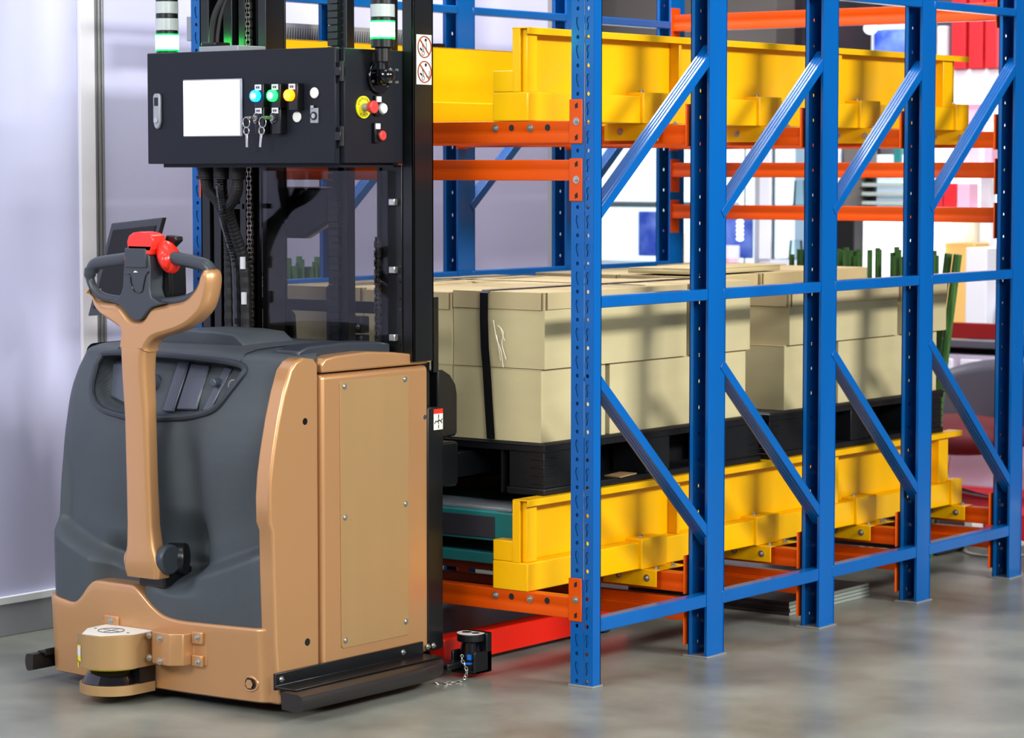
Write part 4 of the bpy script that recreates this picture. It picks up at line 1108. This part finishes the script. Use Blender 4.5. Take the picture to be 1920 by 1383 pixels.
# lit glass showcase on the left of the gap
def showcase(x0, x1, y, z0, z1, label, shelves, posts=(0, 1), lit='bglit', w=.05):
    r = root('glass_showcase', ((x0+x1)/2, y, 0), label, 'showcase')
    MB().box(x0, x1, y+.35, y+.38, z0, z1).build('back_panel', lit, r)
    MB().box(x0, x1, y, y+.38, z0-.05, z0).box(x0, x1, y, y+.38, z1, z1+.05).build('frame', 'bgwhite', r, bevel=.005)
    for s in shelves: MB().box(x0, x1, y+.02, y+.34, s, s+.03).build('shelf', 'bgwhite', r, bevel=.003)
    for t in posts: MB().box(x0+(x1-x0-w)*t, x0+(x1-x0-w)*t+w, y-.01, y+.04, z0, z1).build('post', 'bgwhite', r, bevel=.004)
    MB().box(x0+.01, x1-.01, y+.005, y+.009, z0, z1).build('glass_pane', 'caseglass', r)
    MB().box(x0, x1, y, y+.38, 0, z0-.05).build('base_cabinet', 'bgwhite', r, bevel=.004)
    return r
showcase(-8.95, -7.98, 12.3, .98, 1.95, 'brightly lit white showcase left of the rear blue post', [1.28])
showcase(-7.95, -7.62, 12.3, .98, 1.95, 'narrow lit showcase with orange bottle behind the rear post', [], posts=(1,))
showcase(-7.58, -7.03, 12.2, 1.02, 1.9, 'tall glass showcase with white frame posts and grey glassware', [1.27, 1.60], posts=(0,.86), lit='bgcool', w=.07)
panel('blue_backdrop', -8.40, -8.12, 12.28, 1.02, 1.26, 'bgblue', 'blue splashed backdrop low in the lit showcase', 'backdrop', .02)
panel('blue_backdrop', -7.95, -7.68, 12.28, 1.02, 1.24, 'bgblue', 'blue backdrop with droplets right beside the orange bottle', 'backdrop', .02)
panel('white_box', -7.86, -7.70, 12.1, .98, 1.09, 'bgwhite', 'white box in front of the blue backdrop', 'box', .1)
b = MB().cyl((-7.97,12.0,.98), (-7.97,12.0,1.15), .05, .045, n=24).cyl((-7.97,12.0,1.15), (-7.97,12.0,1.22), .045, .022, n=24).ell((-7.97,12.0,1.235), .025, .025, .02)
tag(b.build('bottle', 'bgorange'), 'orange bottle standing at the foot of the lit showcase', 'bottle')
for k in range(7):
    o = tag(MB().ell((-7.575,12.0,1.13+k*.022), .02, .02, .012).build('bulb', 'bglit'), 'round bulb in the vertical strip of lights by the glass showcase', 'light bulb', 'strip of round bulbs')
for k, (x, z, rr) in enumerate(((-7.45,1.63,.03),(-7.38,1.63,.022),(-7.30,1.63,.03),(-7.22,1.63,.022),(-7.40,1.30,.035),(-7.27,1.30,.03),(-7.42,1.02,.04),(-7.30,1.02,.03))):
    o = MB().cyl((x,12.3,z), (x,12.3,z+.10+.03*(k % 3)), rr, rr*.8, n=20).build('glass_jar', 'caseglass'); tag(o, 'clear glass jar on a shelf of the white-framed showcase', 'jar', 'glassware in the showcase')
tag(MB().cyl((-7.60,11.95,.98), (-7.60,11.95,1.03), .035, n=24).build('jar', 'bgpink'), 'small pink jar below the strip of bulbs', 'jar')
tag(MB().box(-8.5,-7.0,11.85,12.15,.90,.98).box(-8.45,-7.05,11.9,12.1,0,.90).build('display_counter', 'bgwhite', bevel=.01), 'long white display counter below the showcases', 'counter')
# dark partition and people-height black panel
panel('black_panel', -6.995, -6.845, 11.9, 0, 1.262, 'bgblack', 'black upright panel behind the cut green reeds', 'panel', .12)
panel('dark_cabinet', -7.02, -6.87, 12.2, 0, 1.62, 'bgdark', 'dark cabinet between the glass showcase and the glassware shelf', 'cabinet', .2)
panel('grey_box', -6.97, -6.83, 12.0, 1.263, 1.62, 'bggrey', 'grey box between two orange beams at the back', 'box', .1)
panel('white_screen', -6.84, -6.40, 11.98, 0, 1.26, 'bglit', 'white lit screen behind the reeds', 'screen', .1)
panel('beige_screen', -6.53, -6.33, 12.18, 0, 1.27, 'bgbeige', 'beige wall panel right of the white screen', 'panel', .1)
panel('amber_box', -6.395, -6.23, 12.0, 0, 1.13, 'bgorange', 'amber-coloured box below the beige panel', 'box', .15)
panel('white_post', -6.31, -6.25, 12.20, 0, 1.62, 'bgwhite', 'white upright post by the beige panel', 'post', .06)
# glass block shelf
r = root('glassware_shelf', (-6.72, 12, 1.3), 'shelf of stacked clear glassware between the orange beams', 'shelf')
MB().box(-6.86,-6.56,12.12,12.3,0,1.56).build('back', 'bgcool', r)
MB().box(-6.82,-6.20,11.93,12.12,1.27,1.29).build('shelf_board', 'bgwhite', r)
for k in range(4): MB().box(-6.85,-6.57,11.95,12.1,1.30+k*.045,1.305+k*.045).build('glass_plate', 'caseglass', r)
for k in range(4): MB().box(-6.84,-6.58,11.96,12.08,1.31+k*.045,1.33+k*.045).build('glass_tray', 'tower_off', r, bevel=.004)
for x0, x1, m, l in ((-6.46,-6.385,'bgred','pinkish red box, left of three under the orange beam'),(-6.38,-6.31,'bgred','red box, middle of three under the orange beam'),(-6.305,-6.24,'bgpink','pink box, right of three under the orange beam')):
    panel('box', x0, x1, 11.95, 1.291, 1.42, m, l, 'box', .1, 'boxes under the orange beam')
panel('lit_wall', -6.99, -6.17, 12.35, 0, 1.72, 'bglit', 'wide white light panel behind the lower orange beams', 'light panel', .03)
for x0, x1, m, l in ((-6.74,-6.70,'teal','slim teal box on the lit shelf'),(-6.67,-6.62,'bgpink','pink box on the lit shelf, left'),(-6.60,-6.55,'bgred','magenta red box on the lit shelf'),(-6.24,-6.20,'bgpink','narrow pink box on the lit shelf, right')):
    panel('box', x0, x1, 12.1, 1.501, 1.60, m, l, 'box', .08)
panel('display_shelf', -6.55, -6.18, 12.08, 1.48, 1.50, 'bgwhite', 'narrow white shelf across the lit wall', 'shelf', .27)
# red banner columns and lit stand
for k, (x0, x1) in enumerate(((-6.53,-6.455),(-6.435,-6.36),(-6.345,-6.28))):
    panel('banner', x0, x1, 12.30, 1.986, 2.5, 'bgred', 'tall red banner column, %s of three' % ['left', 'middle', 'right'][k], 'banner', .06, 'red banner columns')
panel('banner_wall', -6.56, -6.275, 12.362, 1.986, 2.55, 'bgdred', 'dark red wall behind the banner columns', 'wall', .04)
panel('white_column', -6.61, -6.565, 12.30, 1.722, 2.2, 'bgwhite', 'white column left of the red banners', 'column', .05)
panel('white_column', -6.27, -6.20, 12.345, 1.986, 2.3, 'bglit', 'lit white column right of the red banners', 'column', .05)
panel('white_stand', -6.58, -6.22, 12.34, 1.722, 1.984, 'bgwhite', 'white stand wall under the red banners', 'stand', .04)
panel('light_sign', -6.472, -6.314, 12.26, 1.81, 1.88, 'bglit', 'glowing white light box under the red banners', 'light box', .08)
panel('pink_panel', -6.47, -6.36, 12.28, 1.501, 1.81, 'bgpink', 'pink panel under the glowing light box', 'panel', .06)
panel('blue_shelf', -7.05, -6.84, 12.438, 2.05, 2.2, 'bgblue', 'blue and white shelf end above the yellow rail', 'shelf', .2)
panel('white_shelf', -7.18, -6.85, 12.64, 0, 2.3, 'bgwhite', 'white shelving behind the blue shelf end', 'shelf', .1)
panel('white_upright', -7.12, -7.09, 12.60, 0, 2.3, 'bgwhite', 'slim white upright beside the round lamp', 'post', .04)
tag(MB().ell((-7.03,12.37,2.205), .036, .036, .032).tube([(-7.03,12.37,2.205),(-7.10,12.61,2.205)], .006).build('lamp', 'bglit'), 'round glowing lamp above the yellow rail', 'lamp')
panel('dark_alcove', -7.64, -7.2, 12.7, 0, 2.4, 'bgdark', 'dark alcove behind the round lamp', 'alcove', .1)
panel('fascia', -9.4, -7.95, 12.95, 0, 3.2, 'bggrey', 'grey overhead fascia behind the blue posts', 'fascia', .2)
panel('drape', -7.94, -6.9, 13.2, 0, 3.2, 'bgmauve', 'mauve grey drape high behind the orange beam', 'drape', .1)
panel('pale_wall', -9.6, -8.96, 12.6, 0, 2.6, 'bgwhite', 'pale wall left of the lit showcase', 'wall', .1)
# lower right: barrier, cabinet, chair, carpet, plinths
bb = panel('barrier_band', -6.40, -5.50, 10.85, .745, .815, 'bgdred', 'dark red band across the showroom behind the rack', 'barrier', .02)
for x in (-6.42, -5.48): MB().cyl((x,10.86,0), (x,10.86,.83), .018, n=16).build('band_post', 'chrome', bb)
r = root('lilac_cabinet', (-6.1, 11.8, 0), 'lilac drawer cabinet with grey worktop behind the dark red band', 'cabinet')
MB().box(-6.5,-5.7,11.55,11.95,0,.62).build('body', 'lilac', r, bevel=.008)
MB().box(-6.52,-5.68,11.53,11.97,.655,.69).build('worktop', 'lounge', r, bevel=.004)
MB().box(-6.32,-6.10,11.535,11.55,.50,.60).build('drawer', 'bgwhite', r, bevel=.004); MB().box(-6.06,-5.8,11.535,11.55,.42,.60).build('drawer', 'bgwhite', r, bevel=.004)
MB().box(-6.5,-5.7,11.7,11.9,.62,.655).build('gap_filler', 'bgblack', r)
panel('white_case', -6.08, -5.97, 11.62, .691, 1.12, 'bgwhite', 'white wrapped case standing above the dark red band', 'case', .2)
tag(MB().ell((-5.86,11.72,.80), .08, .08, .109).build('wrapped_bag', 'bgwhite'), 'white wrapped bag beside the case', 'bag')
r = root('lounge_chair', (-5.95, 11.3, 0), 'dark grey shell lounge chair with red seat on a chromed star foot', 'chair')
b = MB(); rows = []
for i in range(17):
    a = PI*(i/16); rows.append([( -5.80-.42*math.cos(a)*(1-.15*k/6), 11.32+.28*math.sin(a)*(1-.1*k/6)-.05, .28+.34*(k/6)*(.35+.65*math.sin(a*.9+.05))) for k in range(7)])
b.grid(rows); b.build('shell', 'lounge', r, solid=.03, smooth=70)
MB().ell((-5.80,11.15,.30), .36, .28, .09).build('seat', 'loungered', r, smooth=70)
MB().tube([(-5.86,11.18,.24),(-5.88,11.16,.06)], .016, n=14).build('stem', 'chrome', r)
for a in (20, 110, 200, 290):
    q = math.radians(a); MB().prism([(0,0),(0,0.001),(1,1),(1,0)], 'x', 0, .001) if False else None
    b = MB(); b.tube([(-5.88,11.16,.055),(-5.88+.12*math.cos(q),11.16+.12*math.sin(q),.03),(-5.88+.23*math.cos(q),11.16+.23*math.sin(q),.012)], [.024,.017,.009], n=10); b.build('star_foot', 'chrome', r, smooth=70)
r.location.y -= .12
b = MB().ell((-5.25,11.35,.20), .16, .10, .12).ell((-5.25,11.3,.09), .18, .10, .085); tag(b.build('cushion', 'bgpink', smooth=70), 'pink cushion heap behind the lounge chair', 'cushion')
tag(MB().box(-7.0,-3.5,10.7,11.54,.0,.004).build('carpet', 'carpet'), 'red carpet on the floor of the next stand', 'carpet')
tag(MB().box(-5.30,-5.03,9.70,9.84,.0,.128).build('plinth', 'concreteW', bevel=.004), 'low white plinth block behind the low orange beam', 'plinth')
tag(MB().box(-5.02,-4.60,9.78,9.9,.0,.135).build('plinth', 'bgred', bevel=.004), 'low red plinth block beside the white one', 'plinth')
tag(MB().cyl((-4.88,9.62,0), (-4.88,9.62,.042), .115, n=40).cyl((-4.88,9.62,0), (-4.88,9.62,.008), .13, n=40).build('round_base', 'concreteW', bevel=.004), 'round white base on the floor behind the low orange beam', 'base')
tag(MB().box(-4.56,-4.1,9.20,9.6,0,.215).build('plinth', 'concreteW', bevel=.008), 'white plinth standing right of the last blue post', 'plinth')
tag(MB().cyl((-5.02,10.6,0), (-5.02,10.6,1.1), .012, n=12).build('barrier_pole', 'bgred'), 'thin red pole right of the last blue post', 'pole')

# ================================================================== light, world, camera
def area(name, loc, tgt, sx, sy, power, col=(1,1,1), spread=180):
    l = bpy.data.lights.new(name, 'AREA'); l.shape = 'RECTANGLE'; l.size = sx; l.size_y = sy; l.energy = power; l.color = col; l.spread = math.radians(spread)
    o = bpy.data.objects.new(name, l); C.objects.link(o); o.location = loc
    d = Vector(tgt)-Vector(loc); o.rotation_euler = d.to_track_quat('-Z', 'Y').to_euler()
    return o
area('hall_light_side', (1.6, 7.4, 3.6), (-5.2, 7.2, .7), 2.8, .6, 450, (1,.985,.95))
area('hall_light_front', (-5.7, -1.8, 4.4), (-5.3, 6.0, .6), 2.2, 1.4, 235, (1,.99,.97))
area('hall_light_top', (-4.6, 4.2, 5.2), (-4.8, 5.4, 0), 3.0, 1.6, 55, (1,1,.98))
area('wall_fill_front', (-4.9, .6, 3.2), (-6.55, 5.6, 1.3), 2.4, 1.6, 75, (.95,.95,1))  # added fill to brighten the lavender wall, not a lamp of the hall
area('hall_light_strip', (-6.05, 7.45, 4.1), (-5.9, 7.4, 0), .35, 1.5, 75, (1,1,1))
area('wall_fill_rear', (-5.7, 8.6, 4.3), (-6.4, 8.4, 1.0), .5, 1.5, 60, (.98,.98,1))  # added fill for the wall behind the rack, no real fitting
area('hall_light_back', (-5.6, 10.9, 4.2), (-6.2, 12.6, .8), 2.0, 1.0, 60, (1,1,1), 100)
area('wall_fill_side', (1.2, 2.6, 3.7), (-6.5, 5.8, .9), 3.4, 2.0, 54, (.97,.98,1), 70)  # invented side fill that lifts the wall's brightness
w = bpy.data.worlds.new('world'); S.world = w; w.use_nodes = True
bg = w.node_tree.nodes['Background']; bg.inputs['Color'].default_value = (.88,.90,.94,1); bg.inputs['Strength'].default_value = .24

cam = bpy.data.cameras.new('camera'); co = bpy.data.objects.new('camera', cam); C.objects.link(co)
cam.sensor_width = 36; cam.lens = 5150/1920*36; cam.clip_end = 100
p = math.atan(379/5150); yaw = math.radians(37)
co.location = (0, 0, 1.5)
d = Vector((-math.sin(yaw)*math.cos(p), math.cos(yaw)*math.cos(p), -math.sin(p)))
co.rotation_euler = d.to_track_quat('-Z', 'Y').to_euler()
cam.dof.use_dof = True; cam.dof.focus_distance = 8.1; cam.dof.aperture_fstop = 5.0
S.camera = co
S.view_settings.view_transform = 'Standard'; S.view_settings.look = 'None'
S.view_settings.gamma = 1; S.view_settings.use_curve_mapping = False; S.view_settings.exposure = .12
S.cycles.max_bounces = 10; S.cycles.transparent_max_bounces = 12
